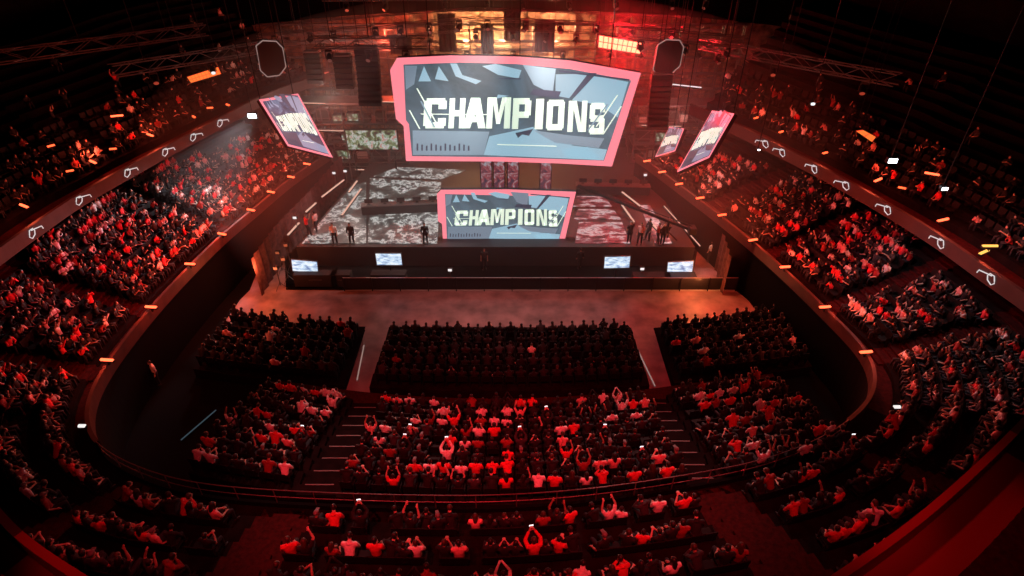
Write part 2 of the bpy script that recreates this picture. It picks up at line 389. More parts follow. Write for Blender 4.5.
PW = [26, 12, 8, 14, 5, 6, 4, 5, 14]
STAND = [make_person('stand', 'lap', sleeves='long'), make_person('stand', 'down'), make_person('stand', ('down', 'phone'), cap=True)]

used = {}
def put_person(P, loc, rz, top, hairm, skinm, label, group=None, scale=1.0):
    o = bpy.data.objects.new('person', P['body']); C.objects.link(o); o.location = loc; o.rotation_euler = (0, 0, rz); o.scale = (scale,)*3
    tag(o, label, 'person', group); o.material_slots[0].link = 'OBJECT'; o.material_slots[0].material = M[skinm]
    for nm, m in (('shirt', 'top_'+top), ('trousers', 'jeans'), ('cap' if P['cap'] else 'hair', hairm)):
        me = P['hair'] if nm in ('cap', 'hair') else P[nm]
        if not len(me.materials): me.materials.append(M[m])
        c = bpy.data.objects.new(nm, me); C.objects.link(c); c.parent = o
        c.material_slots[0].link = 'OBJECT'; c.material_slots[0].material = M[m]
    return o

# ------------------------------------------------------------------ seats prototypes
def seat_parts():
    a = MB().box((0, .0, .425), (.46, .42, .045), bev=.018)
    b = MB().box((0, -.262, .66), (.46, .045, .46), rx=.10, bev=.02)
    cc = []
    for s in (-1, 1): c = MB(); cc.append(c); c.box((s*.25, -.16, .22), (.03, .14, .44)); c.box((s*.25, -.04, .60), (.035, .30, .03)); c.box((s*.25, -.17, .5), (.03, .05, .20))
    return a.mesh('stadium_seat', 'seat'), b.mesh('backrest', 'seat'), cc[0].mesh('armrest', 'seat'), cc[1].mesh('armrest', 'seat')
SEATM = seat_parts()
LOSEAT = MB(); LOSEAT.box((0, 0, .425), (.46, .42, .05)); LOSEAT.box((0, -.262, .66), (.46, .045, .46), rx=.10)
for s in (-1, 1): LOSEAT.box((s*.25, -.12, .3), (.03, .2, .6))
def put_seat(loc, rz, label, group=None):
    o = bpy.data.objects.new('stadium_seat', SEATM[0]); C.objects.link(o); o.location = loc; o.rotation_euler = (0, 0, rz); tag(o, label, 'seat', group)
    for me in SEATM[1:]:
        c = bpy.data.objects.new(me.name.split('.')[0], me); C.objects.link(c); c.parent = o

# ------------------------------------------------------------------ seat positions
SEATS = []   # (loc, rz, block text, row text, index, prob, style)
# --- floor blocks A (flat) and raised blocks B
def rowline(Y0, k, x0=-1.0): return lambda x: Y0 + k*(x-x0)**2
def block(xa, xb, rows, name, pitch, prob, style, zoff=None):
    """rows: [(Yfunc, z)] front to back"""
    n = int((xb-xa)/pitch); pad = ((xb-xa)-n*pitch)/2
    for r, (f, z) in enumerate(rows):
        for i in range(n):
            x = xa + pad + (i+.5)*pitch; y = f(x); dy = f(x+.1)-f(x-.1); rz = math.atan2(dy, .2)
            SEATS.append(((x, y, z), rz + (math.atan2(x, 60-y) if False else 0), name, ordn(r+1)+' row from its front', i+1, prob, style))
rowsA = [(rowline(28.6-1.12*k, .006), .02 + .14*k) for k in range(5)]
rowsB = [(rowline(21.6-1.0*k, .010), .85+.42*k) for k in range(8)]
def terr_block(xa, xb, rows, pitch, name, m='terrace', base=0):
    mb = MB(); n = max(2, int((xb-xa)/1.2))
    xs = [xa+(xb-xa)*i/n for i in range(n+1)]
    fr = .62
    for k, (f, z) in enumerate(rows):
        last = k == len(rows)-1
        for a, b in zip(xs, xs[1:]):
            v = []
            for zz in (base-.0, z):
                v += [(a, f(a)+fr, zz), (b, f(b)+fr, zz), (b, f(b)+fr-pitch, zz), (a, f(a)+fr-pitch, zz)]
            mb.add(v, [(0, 1, 2, 3), (4, 7, 6, 5), (0, 4, 5, 1), (1, 5, 6, 2), (2, 6, 7, 3), (3, 7, 4, 0)])
    return struct(mb.build(name, m))
BL = [(-18.2, -9.3, 'left front block'), (-7.85, 7.6, 'centre front block'), (9.0, 17.2, 'right front block')]
for xa, xb, nm in BL:
    terr_block(xa, xb, rowsA, 1.12, 'floor_riser')
    block(xa+.1, xb-.1, rowsA, nm, .64, .93, 'A')
BB = [(-13.2, -8.5, 'left raised block'), (-6.9, 7.1, 'centre raised block'), (8.3, 14.2, 'right raised block')]
for xa, xb, nm in BB:
    terr_block(xa, xb, rowsB, 1.0, 'floor_terrace')
    block(xa+.1, xb-.1, rowsB, nm, .62, .94, 'B')
# stairways between raised blocks with pale nosings
def stairway(xa, xb, label):
    mb = MB(); n = 0
    for k, (f, z) in enumerate(rowsB):
        zp = rowsB[k-1][1] if k else z-.42
        for h in (0, 1):
            xm = (xa+xb)/2; y0 = f(xm)+.62-h*.5; zz = zp + (z-zp)*(h+1)/2
            mb.box((xm, y0-.25, zz/2), (xb-xa, .5, zz), mi=0)
            if h: mb.box((xm, y0-.02, zz+.006), ((xb-xa)*.72, .05, .012), mi=1)
    return struct(mb.build('floor_stairway', ['terrace', 'nosing']), label)
stairway(-8.5, -6.9, 'dark stairway with pale step edges'); stairway(7.1, 8.3, 'dark stairway with pale step edges')
# red carpet cross aisle between front and raised blocks
mb = MB()
for i in range(28):
    a = -13.2+i; b = a+1; fa, fb = rowsB[0][0](a)+.64, rowsB[0][0](b)+.64
    mb.add([(a, fa, .5), (b, fb, .5), (b, fb+.9, .5), (a, fa+.9, .5), (a, fa, 0), (b, fb, 0), (b, fb+.9, 0), (a, fa+.9, 0)], [(0, 1, 2, 3), (7, 6, 5, 4), (0, 4, 5, 1), (1, 5, 6, 2), (2, 6, 7, 3), (3, 7, 4, 0)])
struct(mb.build('floor_cross_aisle', 'carpet'))
# --- bowl around
def walkz(i): return inner.P[i].z - 1.0
def bottom_(i): return inner.P[i].y < 20
def slope(i):
    t = min(1, max(0, (22-inner.P[i].y)/5)); return .36*(1-t)+.45*t
def d0(i):
    t = min(1, max(0, (22-inner.P[i].y)/5)); return 1.25*(1-t)+.75*t
NR, PB = 13, .72
def bsec(i):
    s = [(.12, walkz(i))]; d = d0(i); z = walkz(i)
    for k in range(NR): s += [(d, z), (d, z+slope(i)*PB)]; z += slope(i)*PB; d += PB
    return s + [(d+1.5, z)]
aisle_px = [(242,222), (160,300), (113,357), (140,466), (292,490), (705,470), (835,428), (862,345), (815,300), (756,245), (700,200)]
aisles = [inner.near(*a) for a in aisle_px]
mb = sweep(inner, bsec); struct(mb.build('floor_bowl_terrace', 'terrace'))
mb = sweep(inner, lambda i: [(.12, walkz(i)+.012), (d0(i)-.05, walkz(i)+.012)]); struct(mb.build('floor_bowl_walkway', 'terrace'))
for a_, b_, n_ in ((0, inner.near(88, 405), 'left'), (inner.near(872, 392), None, 'right')):
    struct(sweep(inner, lambda i: [(.13, walkz(i)+.02), (d0(i)-.04, walkz(i)+.02)], a_, b_).build('floor_side_walkway_'+n_, 'carpet'))
for ai in aisles:
    mb = MB()
    def asec(i): return [(max(d, .2)-.012, z+.012) for d, z in bsec(i)]
    wd = 2 if 250 < aisle_px[aisles.index(ai)][0] < 720 else 1
    sweep(inner, asec, max(0, ai-wd), min(len(inner.P)-1, ai+wd), 0, mb)
    # half steps and nosings
    d, z = d0(ai), walkz(ai); t = (inner.P[ai+1]-inner.P[ai-1]).xy.normalized(); rz = math.atan2(t.y, t.x)
    for k in range(NR):
        p = inner.off(ai, d-.14); mb.box((p.x, p.y, z+slope(ai)*PB/4), (1.0, .28, slope(ai)*PB/2), rz=rz); z += slope(ai)*PB; d += PB
    struct(mb.build('floor_bowl_stair', 'carpet'), 'red carpeted stair climbing the bowl')
# parapet
def psec(i): z = inner.P[i].z; return [(-.03, z-.7), (-.03, z+.01), (.14, z+.01), (.14, z-.98)]
def qsec(i): z = inner.P[i].z; return [(0, 0), (0, z-.1), (.1, z-.1)]
iB0, iB1 = inner.near(95, 440), inner.near(850, 418)
mb = sweep(inner, psec, 0, iB0); struct(mb.build('wall_parapet_left', 'parapet'))
mb = sweep(inner, psec, iB1); struct(mb.build('wall_parapet_right', 'parapet'))
mb = sweep(inner, qsec, 0, iB0); struct(mb.build('wall_shade_below_left', 'void')); mb = sweep(inner, qsec, iB1); struct(mb.build('wall_shade_below_right', 'void'))  # black below the lamp-lit band: shade put into the parapet face's colour
mb = sweep(inner, lambda i: [(0, 0), (0, walkz(i)+.25), (.12, walkz(i)+.25), (.12, walkz(i))], iB0, iB1); struct(mb.build('wall_parapet_front', 'void'))
# the curved guard rail above the low kerb
g = empty('guard_rail', inner.P[(iB0+iB1)//2].xyz*1, 'long curved metal guard rail separating the raised blocks from the rear bowl', 'railing')
def world_child(mb, name, m, par):
    for k, v in enumerate(mb.v): mb.v[k] = tuple(Vector(v)-par.location)
    return mb.build(name, m, par)
world_child(MB().tube([Vector((*inner.off(i, .06).xy, inner.P[i].z)) for i in range(iB0, iB1+1)], .022, 6), 'top_rail', 'rail', g)
world_child(MB().tube([Vector((*inner.off(i, .06).xy, inner.P[i].z-.4)) for i in range(iB0, iB1+1)], .018, 5), 'middle_rail', 'rail', g)
for i in range(iB0, iB1+1, 3):
    p = inner.off(i, .06); world_child(MB().tube([(p.x, p.y, inner.P[i].z-.74), (p.x, p.y, inner.P[i].z)], .02, 5), 'post', 'rail', g)
def along(ring, dist, pitch):
    """positions at offset dist along ring, spaced pitch: (point, index float)"""
    P = [ring.off(i, dist) for i in range(len(ring.P))]; out = []; acc = pitch/2
    for i in range(len(P)-1):
        L = (P[i+1]-P[i]).length
        if (P[i+1]-P[i]).dot(ring.P[i+1]-ring.P[i]) < 0: continue
        while acc < L: out.append((P[i].lerp(P[i+1], acc/L), i+acc/L)); acc += pitch
        acc -= L
    return out
as_ = sorted(aisles)
names = ['front left stand beside the stage', 'upper left stand', 'middle left stand', 'lower left stand', 'lower left corner', 'rear bowl left', 'rear bowl centre', 'rear bowl right', 'lower right stand','lower right stand', 'middle right stand', 'upper right stand', 'front right stand beside the stage']
for k in range(13):
    cnt = {}
    for p, fi in along(inner, 1.6+PB*k, .46 if k < 99 else 1):
        i = int(fi); dd = d0(i)+.52+PB*k; q = inner.off(i, dd).lerp(inner.off(min(i+1, len(inner.P)-1), dd), fi-i)
        if any((q-inner.off(a, dd)).length < (1.25 if 250 < aisle_px[aisles.index(a)][0] < 720 else .60) for a in aisles) or not (inside(q.x, q.y) or (inner.P[i].y > 29 and inside(q.x-inner.N[i].x*2.6, q.y-inner.N[i].y*2.6))): continue
        if bottom_(i) and (k % 2 or hash((k, int(fi*50))) % 100 < 22): continue
        sec = sum(a < fi for a in as_); cnt[sec] = cnt.get(sec, 0)+1
        z = walkz(i)+slope(i)*PB*(k+1)
        if not inside(q.x, q.y) and z > 5.5: continue
        n = inner.N[i]; rz = math.atan2(-n.y, -n.x)-PI/2
        bottom = inner.P[i].y < 20
        tow = math.atan2(-(0-q.x), 42-q.y); rz2 = rz
        SEATS.append(((q.x, q.y, z), rz2, names[sec], ordn(k+1)+' row behind the rail' if bottom else ordn(k+1)+' row behind the parapet', cnt[sec], .9 if not bottom else .92, 'C' if bottom else 'S'))
# --- upper tier
def uz(i): return outer.P[i].z-.9
NU = 13
def usec(i):
    s = [(.2, uz(i))]; d = 2.5; z = uz(i)
    for k in range(NU): s += [(d, z), (d, z+.48)]; z += .48; d += .95
    return s + [(d+3, z), (d+3, z+3)]
struct(sweep(outer, usec).build('floor_upper_terrace', 'terrace'))
def fsec(i): z = outer.P[i].z; return [(3.5, z-.95), (.15, z-.85), (0, z-.8), (0, z), (.22, z), (.22, z-.9)]
ja, jb = outer.near(20, 525), outer.near(1010, 432)
jA, jB = outer.near(0, 260), outer.near(1010, 285)
struct(sweep(outer, fsec, 0, ja).build('wall_balcony_left', 'fascia')); struct(sweep(outer, fsec, jb).build('wall_balcony_right', 'fascia'))
struct(sweep(outer, fsec, ja, jb).build('wall_balcony_near', 'railred'))
# soffit wall under balcony
struct(sweep(inner, lambda i: [(9.4, 3.0), (9.4, 7.0)]).build('wall_concourse', 'void')) if False else None
struct(sweep(outer, lambda i: [(.24, uz(i)+.01), (2.48, uz(i)+.01)]).build('floor_upper_walkway', 'carpet'))
for k in range(9):
    cnt = 0
    for p, fi in along(outer, 2.5+.5+.95*k, .58):
        i = int(fi); cnt += 1
        if (cnt % 17) < 2: continue
        n = outer.N[i]; rz = math.atan2(-n.y, -n.x)-PI/2
        side = 'left' if p.x < 0 else 'right'
        SEATS.append(((p.x, p.y, uz(i)+.48*(k+1)), rz, side+' upper balcony', ordn(k+1)+' row', cnt, (.6, .5, .42, .25, .12, .08, .05, .05, .04)[k], 'U'))

# ------------------------------------------------------------------ fill seats
vis = []
for S in SEATS:
    (x, y, z), *_ = S
    hx, hy = proj((x, y, z+1.2)); gx, gy = proj((x, y, z+.5))
    if -14 < hx < 1038 and hy < 588 and gy > -20: vis.append(S)
def pickstyle(style, px, py, rr):
    t = rr.random()
    if style == 'A': w = {'black': 74, 'charcoal': 14, 'red': 2, 'white': 4, 'pink': 4, 'maroon': 2}
    elif style == 'B': w = {'black': 58, 'charcoal': 5, 'red': 15, 'white': 15, 'pink': 4, 'maroon': 4}
    elif style == 'C': w = {'black': 60, 'charcoal': 8, 'red': 12, 'white': 7, 'pink': 4, 'maroon': 9}
    elif style == 'S': w = {'black': 50, 'charcoal': 8, 'red': 15, 'white': 9, 'pink': 9, 'maroon': 9}
    else: w = {'black': 60, 'charcoal': 12, 'red': 9, 'white': 7, 'pink': 4, 'maroon': 8}
    return rr.choices(list(w), list(w.values()))[0]
people = []; chairs = []
for S in vis:
    rr = random.Random(hash((round(S[0][0], 2), round(S[0][1], 2), S[4])) & 0xffff)
    px, py = proj((S[0][0], S[0][1], S[0][2]+1))
    dist = (Vector(S[0])-Vector((0, 0, H))).length
    if not (S[6] == 'U' and int(S[3].split('th')[0].split('st')[0].split('nd')[0].split('rd')[0]) > 4): chairs.append((dist, S))
    if rr.random() < S[5]:
        w = list(PW)
        if S[6] == 'A': w = [30, 12, 10, 2, 0, 2, 0, 4, 20]
        if S[6] == 'S': w = [20, 12, 10, 24, 5, 10, 6, 5, 14]
        pi = rr.choices(range(9), w)[0]; top = pickstyle(S[6], px, py, rr)
        if S[6] in 'AB': S = ((S[0][0]+rr.uniform(-.05, .05), S[0][1]+rr.uniform(-.03, .06), S[0][2]),) + S[1:]
        if S[6] in 'SCU' : S = ((S[0][0]+rr.uniform(-.07, .07), S[0][1]+rr.uniform(-.07, .07), S[0][2]),) + S[1:]
        people.append((dist, S, pi, top, rr.choices(['hair', 'hair2'], [8, 2])[0], rr.choices(['skin', 'skin2', 'skin3'], [5, 1, 4])[0], rr.uniform(-.18, .18) if S[6] in 'BA' else rr.uniform(-.5, .5), rr.uniform(.90, 1.10)*(.84 if S[6] in 'SU' else 1)))
people.sort(key=lambda t: t[0]); chairs.sort(key=lambda t: t[0])
def inframe(S):
    px, py = proj((S[0][0], S[0][1], S[0][2]+1.0)); return 4 < px < 1020 and py < 572
NEAR = 280
sel = [p for p in people if inframe(p[1]) and p[1][6] != 'U'][:NEAR]; selid = {id(p) for p in sel}
chsel = [c for c in chairs if inframe(c[1]) and c[1][6] != 'U'][:285]; chid = {id(c) for c in chsel}
COL = {'black': 'black', 'charcoal': 'dark grey', 'red': 'bright red', 'white': 'white', 'pink': 'pale pink', 'maroon': 'maroon', 'grey': 'grey'}
def where(S): return '%s, %s, %s seat from its left end' % (S[2], S[3].replace(' row', ' row'), ordn(S[4]))
SHORT = ['', 'long-haired ', 'hunched ', 'clapping ', 'arms-up ', 'arms-forward ', 'waving ', 'capped ', 'leaning ']
PHONES = []
for d, S, pi, top, hm, sm, dr, scl in sel:
    P = PROTO[pi]; hmm = 'cap' if P['cap'] else hm
    lab = '%s person in %s top, %s, %s, %s from left' % (SHORT[pi].strip() or 'seated', COL[top], S[2], S[3].split(' row')[0]+' row', ordn(S[4]))
    put_person(P, S[0], S[1]+dr, top, hmm, sm, lab, 'spectators seated in the ' + S[2], scl)
    if pi == 5 and len(PHONES) < 14: PHONES.append((S, dr, scl, P))
for d, S in chsel:
    lab = 'black seat, %s, %s, %s from left' % (S[2], S[3].split(' row')[0]+' row', ordn(S[4]))
    put_seat(S[0], S[1], lab, 'seats in the ' + S[2])
for n, (S, dr, scl, P) in enumerate(PHONES):
    m = Matrix.Translation(S[0]) @ Matrix.Rotation(S[1]+dr, 4, 'Z') @ Matrix.Scale(scl, 4)
    c = m @ ((P['wr'][0]+P['wr'][1])/2 + Vector((0, .09, .10)))
    e = empty('phone', c, 'lit phone held up, %s, %s, %s from left' % (S[2], S[3].split(' row')[0]+' row', ordn(S[4])), 'phone', 'phones held up by spectators', S[1]+dr)
    MB().box((0, 0, 0), (.15, .012, .085), bev=.004).build('case', 'black', e); MB().box((0, -.0075, 0), (.14, .003, .075)).build('display', 'phone', e)
# far crowd as one object
def merge(items, mats, name):
    V = []; Fa = []; MI = []; 
    for mb, M4, remap in items:
        b = len(V); V += [tuple(M4 @ Vector(v)) for v in mb.v]; Fa += [tuple(b+i for i in f) for f in mb.f]; MI += [remap[i] for i in mb.mi]
    o = MB(); o.v, o.f, o.mi = V, Fa, MI; return o.build(name, mats)
mats = ['skin', 'skin3', 'hair', 'hair2', 'jeans'] + ['top_'+k for k in TOPS]; mi = {m: i for i, m in enumerate(mats)}
items = []
for p in people:
    if id(p) in selid: continue
    d, S, pi, top, hm, sm, dr, scl = p
    M4 = Matrix.Translation(S[0]) @ Matrix.Rotation(S[1]+dr, 4, 'Z') @ Matrix.Scale(scl, 4)
    items.append((PROTO[pi]['lo'], M4, {0: mi.get(sm, 0), 1: mi['top_'+top], 2: mi['jeans'], 3: mi[hm]}))
o = merge(items, mats, 'seated_crowd'); smooth(o)
tag(o, 'distant seated crowd filling the side stands, front blocks and balcony', 'crowd', kind='stuff')
items = [(LOSEAT, Matrix.Translation(S[0]) @ Matrix.Rotation(S[1], 4, 'Z'), {0: 0}) for c in chairs if id(c) not in chid for S in [c[1]]]
tag(merge(items, ['seat'], 'distant_seats'), 'rows of dark seats under the distant crowd', 'seats', kind='stuff')
print('PEOPLE', len(people), 'near', len(sel))

# ------------------------------------------------------------------ stage
DZ = 1.6
def pz(x, y, z): return atz(x, y, z)
mb = MB(); fr = [atz(292,247,DZ), atz(700,247,DZ)]
yF = fr[0].y
deck = [(-15.6, yF), (13.2, yF), (11.5, 56), (-12.5, 56)]
mb.slab([(x, y, DZ) for x, y in deck], (0, 0, -DZ)); struct(mb.build('floor_stage', 'stage'), 'raised black stage deck')
def quadtop(name, px, z, th, m, label, cat, group=None, mats=None):
    o = MB().slab([atz(x, y, z) for x, y in px], (0, 0, -th)).build(name, m); tag(o, label, cat, group); return o
quadtop('stage_floor_screen', [(302,243),(366,243),(366,182),(352,186)], DZ+.06, .05, 'floor_art', 'lit floor panel with pale brushwork on the outer left of the stage', 'floor screen', 'lit stage floor panels')
quadtop('stage_floor_screen', [(368,243),(437,243),(441,182),(370,178)], DZ+.06, .05, 'floor_art', 'lit floor panel with black and white brushwork beside the small screen', 'floor screen', 'lit stage floor panels')
quadtop('stage_floor_screen', [(374,176),(440,179),(466,170),(398,167)], DZ+.06, .05, 'floor_art', 'rearmost lit floor panel behind the left team desk', 'floor screen', 'lit stage floor panels')
for k, (y0, y1) in enumerate(((196, 206), (209, 219), (222, 243))):
    quadtop('stage_floor_screen', [(573+k*1, y1), (612+k*9, y1), (604+k*9, y0), (577+k*1, y0)], DZ+.06, .05, 'floor_art_red', ('rear', 'middle', 'front')[k]+'most red and white lit floor panel right of the small screen', 'floor screen', 'lit stage floor panels')
quadtop('stage_floor_screen', [(655,243),(672,243),(650,205),(640,205)], DZ+.06, .05, 'floor_art_red', 'narrow lit floor panel near the right stage edge', 'floor screen', 'lit stage floor panels')
# team desks with monitors on the stage
def team_desk(c, rz, label):
    e = empty('team_desk', c, label, 'desk', 'team desks on the stage', rz)
    MB().box((0, 0, .76), (6.2, .8, .06), bev=.02).build('desk_top', 'greymetal', e)
    MB().box((0, -.36, .40), (6.1, .05, .70)).build('front_panel', 'black', e)
    for x in (-2.9, 0, 2.9): MB().box((x, 0, .37), (.08, .7, .74)).build('leg', 'blackmetal', e)
    for i in range(5):
        x = -2.5+i*1.25; w = Matrix.Rotation(rz, 4, 'Z') @ Vector((x, .05, .79)); m = empty('monitor', Vector(c)+w, ordn(i+1)+' monitor from the left on the '+label.split(' ')[0]+' '+label.split(' ')[1]+' team desk', 'monitor', 'desk monitors', rz)
        MB().box((0, 0, .27), (.62, .03, .36), bev=.01).build('display', 'black', m); MB().box((0, .0, .05), (.05, .05, .10)).box((0, 0, .01), (.24, .18, .02)).build('stand', 'blackmetal', m)
team_desk(atz(402, 212, DZ), .10, 'long left team desk on the pale lit floor'); team_desk(atz(612, 193, DZ), -.06, 'long right team desk behind the camera crane')
# light bars on the stage edges
def lightbar(a, b, label, m='warmbar', w=.16):
    a, b = Vector(a), Vector(b); e = empty('light_bar', (a+b)/2, label, 'light bar', 'slim light bars along the stage edges')
    o = e.location; MB().beam(a-o-Vector((0, 0, .06)), b-o-Vector((0, 0, .06)), w*1.4, .1).build('housing', 'blackmetal', e); MB().beam(a-o, b-o, w, .08).build('tube', m, e)
for i, (x1, y1, x2, y2, z, lab) in enumerate([(288,235,299,223,2.2,'front slim light bar on the left stage edge'),(306,212,316,203,2.2,'middle slim light bar on the left stage edge'),(322,197,344,180,2.2,'rear slim light bar on the left stage edge'),(342,215,361,189,2.0,'slanted light bar on the deck beside the left floor panel'),(349,192,357,181,2.0,'short light bar behind the slanted one, left deck'),(622,205,634,222,2.0,'slanted light bar on the right deck'),(622,192,640,206,2.2,'rear light bar near the right deck corner'),(650,222,664,236,2.0,'slim light bar beside the right crew area'),(664,206,700,246,2.4,'long thin light bar on the right stage edge')]):
    lightbar(atz(x1, y1, z), atz(x2, y2, z), lab, w=.14 if i < 8 else .05)
# black drapes closing the stage sides
for nm, pts, zt in (('wall_drape_left', [(262,296),(284,262),(318,222),(346,186)], 3.0), ('wall_drape_right', [(722,296),(712,262),(690,236),(662,206)], 3.0)):
    P = [atz(x, y, 0) for x, y in pts]; P = resample(catmull(P, 8), .3); mb = MB(); vs = []; n = len(P)
    for i, p in enumerate(P):
        w = .08*math.sin(i*2.1); vs += [(p.x+w, p.y, 0), (p.x+w, p.y, zt)]
    mb.add(vs, [(2*i, 2*i+2, 2*i+3, 2*i+1) for i in range(n-1)]); struct(mb.build(nm, 'drape'))
# barrier in front of the stage
YB = atz(512, 291, 0).y
xL, xR = atz(345, 291, 0).x, atz(735, 291, 0).x
e = empty('crowd_barrier', ((xL+xR)/2, YB, 0), 'long low black barrier with posts along the stage pit', 'barrier')
L = xR-xL; MB().beam((-L/2, 0, 1.1), (L/2, 0, 1.1), .05).build('top_rail', 'rail', e)
MB().beam((-L/2, 0, .05), (L/2, 0, .05), .06, .08).build('kick_strip', 'pale', e)
MB().box((0, .05, .55), (L, .02, 1.0)).build('panel', 'black', e)
for i in range(15): MB().box((-L/2+L*i/14, 0, .56), (.07, .07, 1.12)).build('post', 'blackmetal', e)
# tv monitors on wheeled stands in the pit
for (x, y, lab, tilt) in ((305, 266, 'leftmost tilted television by the lamp stands', .10), (389, 259, 'television left of the small screen, in front of the stage', 0), (617, 262, 'television right of the small screen, in front of the stage', -.03), (680, 267, 'rightmost television above the black desk', -.06)):
    p = aty(x, y, YB+.9); e = empty('television', (p.x, p.y, 0), lab, 'television', 'televisions facing the stage pit')
    z = p.z
    MB().box((0, 0, z), (1.85, .08, 1.02), ry=tilt, bev=.02).build('casing', 'greymetal', e)
    MB().box((0, -.045, z), (1.72, .012, .9), ry=tilt).build('display', 'tv_art', e)
    f = MB(); f.beam((0, .08, 0), (0, .08, z), .09); f.box((0, .05, .05), (1.1, .6, .08), bev=.02); f.build('stand', 'blackmetal', e)
def flightcase(c, d, label, cat='case', name='equipment_case', rz=0):
    e = empty(name, c, label, cat, 'black equipment cases and desks in the pit', rz)
    MB().box((0, 0, d[2]/2+.08), d, bev=.03).build('body', 'black', e)
    for s in (-1, 1): MB().box((s*d[0]*.32, 0, .04), (.10, d[1]*.7, .08)).build('wheel_board', 'blackmetal', e)
    MB().box((0, -d[1]/2-.012, d[2]*.6+.08), (d[0]*.3, .02, .04)).build('handle', 'greymetal', e)
for x, y, w, lab in ((318, 292, 3.0, 'wide black case under the leftmost television'), (343, 292, 1.4, 'small black case beside the wide left case'), (390, 292, 2.4, 'black case under the second television'), (650, 294, 2.6, 'long black control desk case right of the small screen'), (678, 294, 2.2, 'black case under the rightmost television')):
    p = atz(x, y-6, 0); flightcase((p.x, p.y+.1, 0), (w, .7, 1.0), lab)
# tripod lamp stands
def tripod(c, h, label, lit=False):
    e = empty('tripod_light', c, label, 'lamp stand', 'tripod lamp stands around the stage')
    MB().tube([(0, 0, .3), (0, 0, h)], .03, 6).build('pole', 'greymetal', e)
    for k in range(3): a = k*2.1; MB().tube([(0, 0, .55), (.45*math.cos(a), .45*math.sin(a), .02)], .02, 5).build('leg', 'greymetal', e)
    MB().box((0, 0, h+.12), (.34, .2, .26), bev=.03).build('lamp_head', 'blackmetal', e)
    MB().box((0, -.11, h+.12), (.26, .02, .18)).build('lens', 'whitebar' if lit else 'pale', e)
for i, (x, y, h, lit, lab) in enumerate([(280,291,1.6,0,'foremost unlit tripod lamp by the left drape'),(288,284,1.8,0,'second unlit tripod lamp by the left drape'),(282,276,1.7,0,'third unlit tripod lamp by the left drape'),(291,272,2.0,0,'rearmost unlit tripod lamp by the left drape'),(451,290,1.4,1,'small pale lamp stand at the barrier, left of the centre')]):
    tripod(atz(x, y, 0) + Vector((0, .3, 0)), h, lab, lit)
for x, y, lab in ((348,186,'lit tripod lamp at the rear of the left deck'),(337,188,'lit tripod lamp at the left deck corner'),(299,234,'lit tripod lamp by the front left stage edge'),(643,190,'lit tripod lamp at the rear of the right deck'),(641,265,'lit lamp stand among the right crew')):
    tripod(atz(x, y, DZ) if y < 240 else atz(641, 290, 0)+Vector((0, .6, 0)), 1.3, lab, True)
# crew
crew = [(272,272,0,'black','person in black walking beside the left drape',0,-1.2),(280,262,0,'charcoal','person in dark grey standing near the left drape',1,.6),(335,246,DZ,'white','person in white top on the left front stage edge',1,PI),(352,246,DZ,'black','person in black at the stage edge next to the one in white',0,PI),(318,232,DZ,'pink','person in pale pink top on the left stage wing',1,1.2),(309,236,DZ,'red','person in red top behind the left light bars',2,-1),
 (640,246,DZ,'pink','person in pink top at the front of the right crew area',1,2.6),(648,240,DZ,'black','person in black behind the one in pink, right crew area',0,2),(657,246,DZ,'maroon','person in maroon top in the right crew area',2,-2),(668,238,DZ,'grey','person in grey top in the right crew area',1,1),(664,250,DZ,'black','person in black beside the rightmost television',0,PI),(709,262,0,'white','person in white top in the lit gap by the right drape',1,.4),(629,243,DZ,'black','capped person in black nearest the right floor panels',2,0),
 (426,244,DZ,'black','person in black standing left of the small screen',0,PI),(482,268,0,'charcoal','person in grey in the pit under the small screen',1,PI),(586,262,0,'black','person in black in the pit near the third television',0,.2)]
for x, y, z, top, lab, k, rz in crew:
    p = atz(x, y, z)
    if z == DZ and p.y < yF+.4: p.y = yF+.4
    if z == 0 and 290 < x < 700: p = Vector((p.x*.9, yF-.45, 0)); p.x = (x-512)/F*40
    put_person(STAND[k], p, rz, top, 'cap' if STAND[k]['cap'] else 'hair', 'skin', lab, 'crew around the stage')
# camera crane
def cane(): 
    base = atz(668, 246, DZ)+Vector((0, .8, 0)); tip = aty(578, 186, base.y+6); tail = base + (base+Vector((0, 0, 1.6))-tip)*.22 + Vector((0, 0, 1.4))
    e = empty('camera_crane', base, 'black camera crane with long arm reaching over the right deck', 'camera crane'); piv = Vector((0, 0, 1.6)); t = tip-base; q = piv + (piv-t)*.22
    MB().beam(q, t, .16, .20).beam(q+Vector((0, 0, .3)), t+Vector((0, 0, .12)), .05).build('arm', 'blackmetal', e)
    m = MB(); m.tube([(0, 0, .5), piv], .09, 8)
    for k in range(3): m.tube([(0, 0, .8), (.8*math.cos(k*2.1), .8*math.sin(k*2.1), .03)], .05, 6)
    m.build('pedestal', 'blackmetal', e); MB().box(q, (.5, .7, .5), bev=.04).build('counterweight', 'black', e)
    c = MB().box(t-Vector((0, 0, .35)), (.3, .55, .32), bev=.03).build('camera_head', 'blackmetal', e); MB().tube([t-Vector((0, .27, .35)), t-Vector((0, .5, .35))], .09, 10).build('lens', 'black', c)
cane()
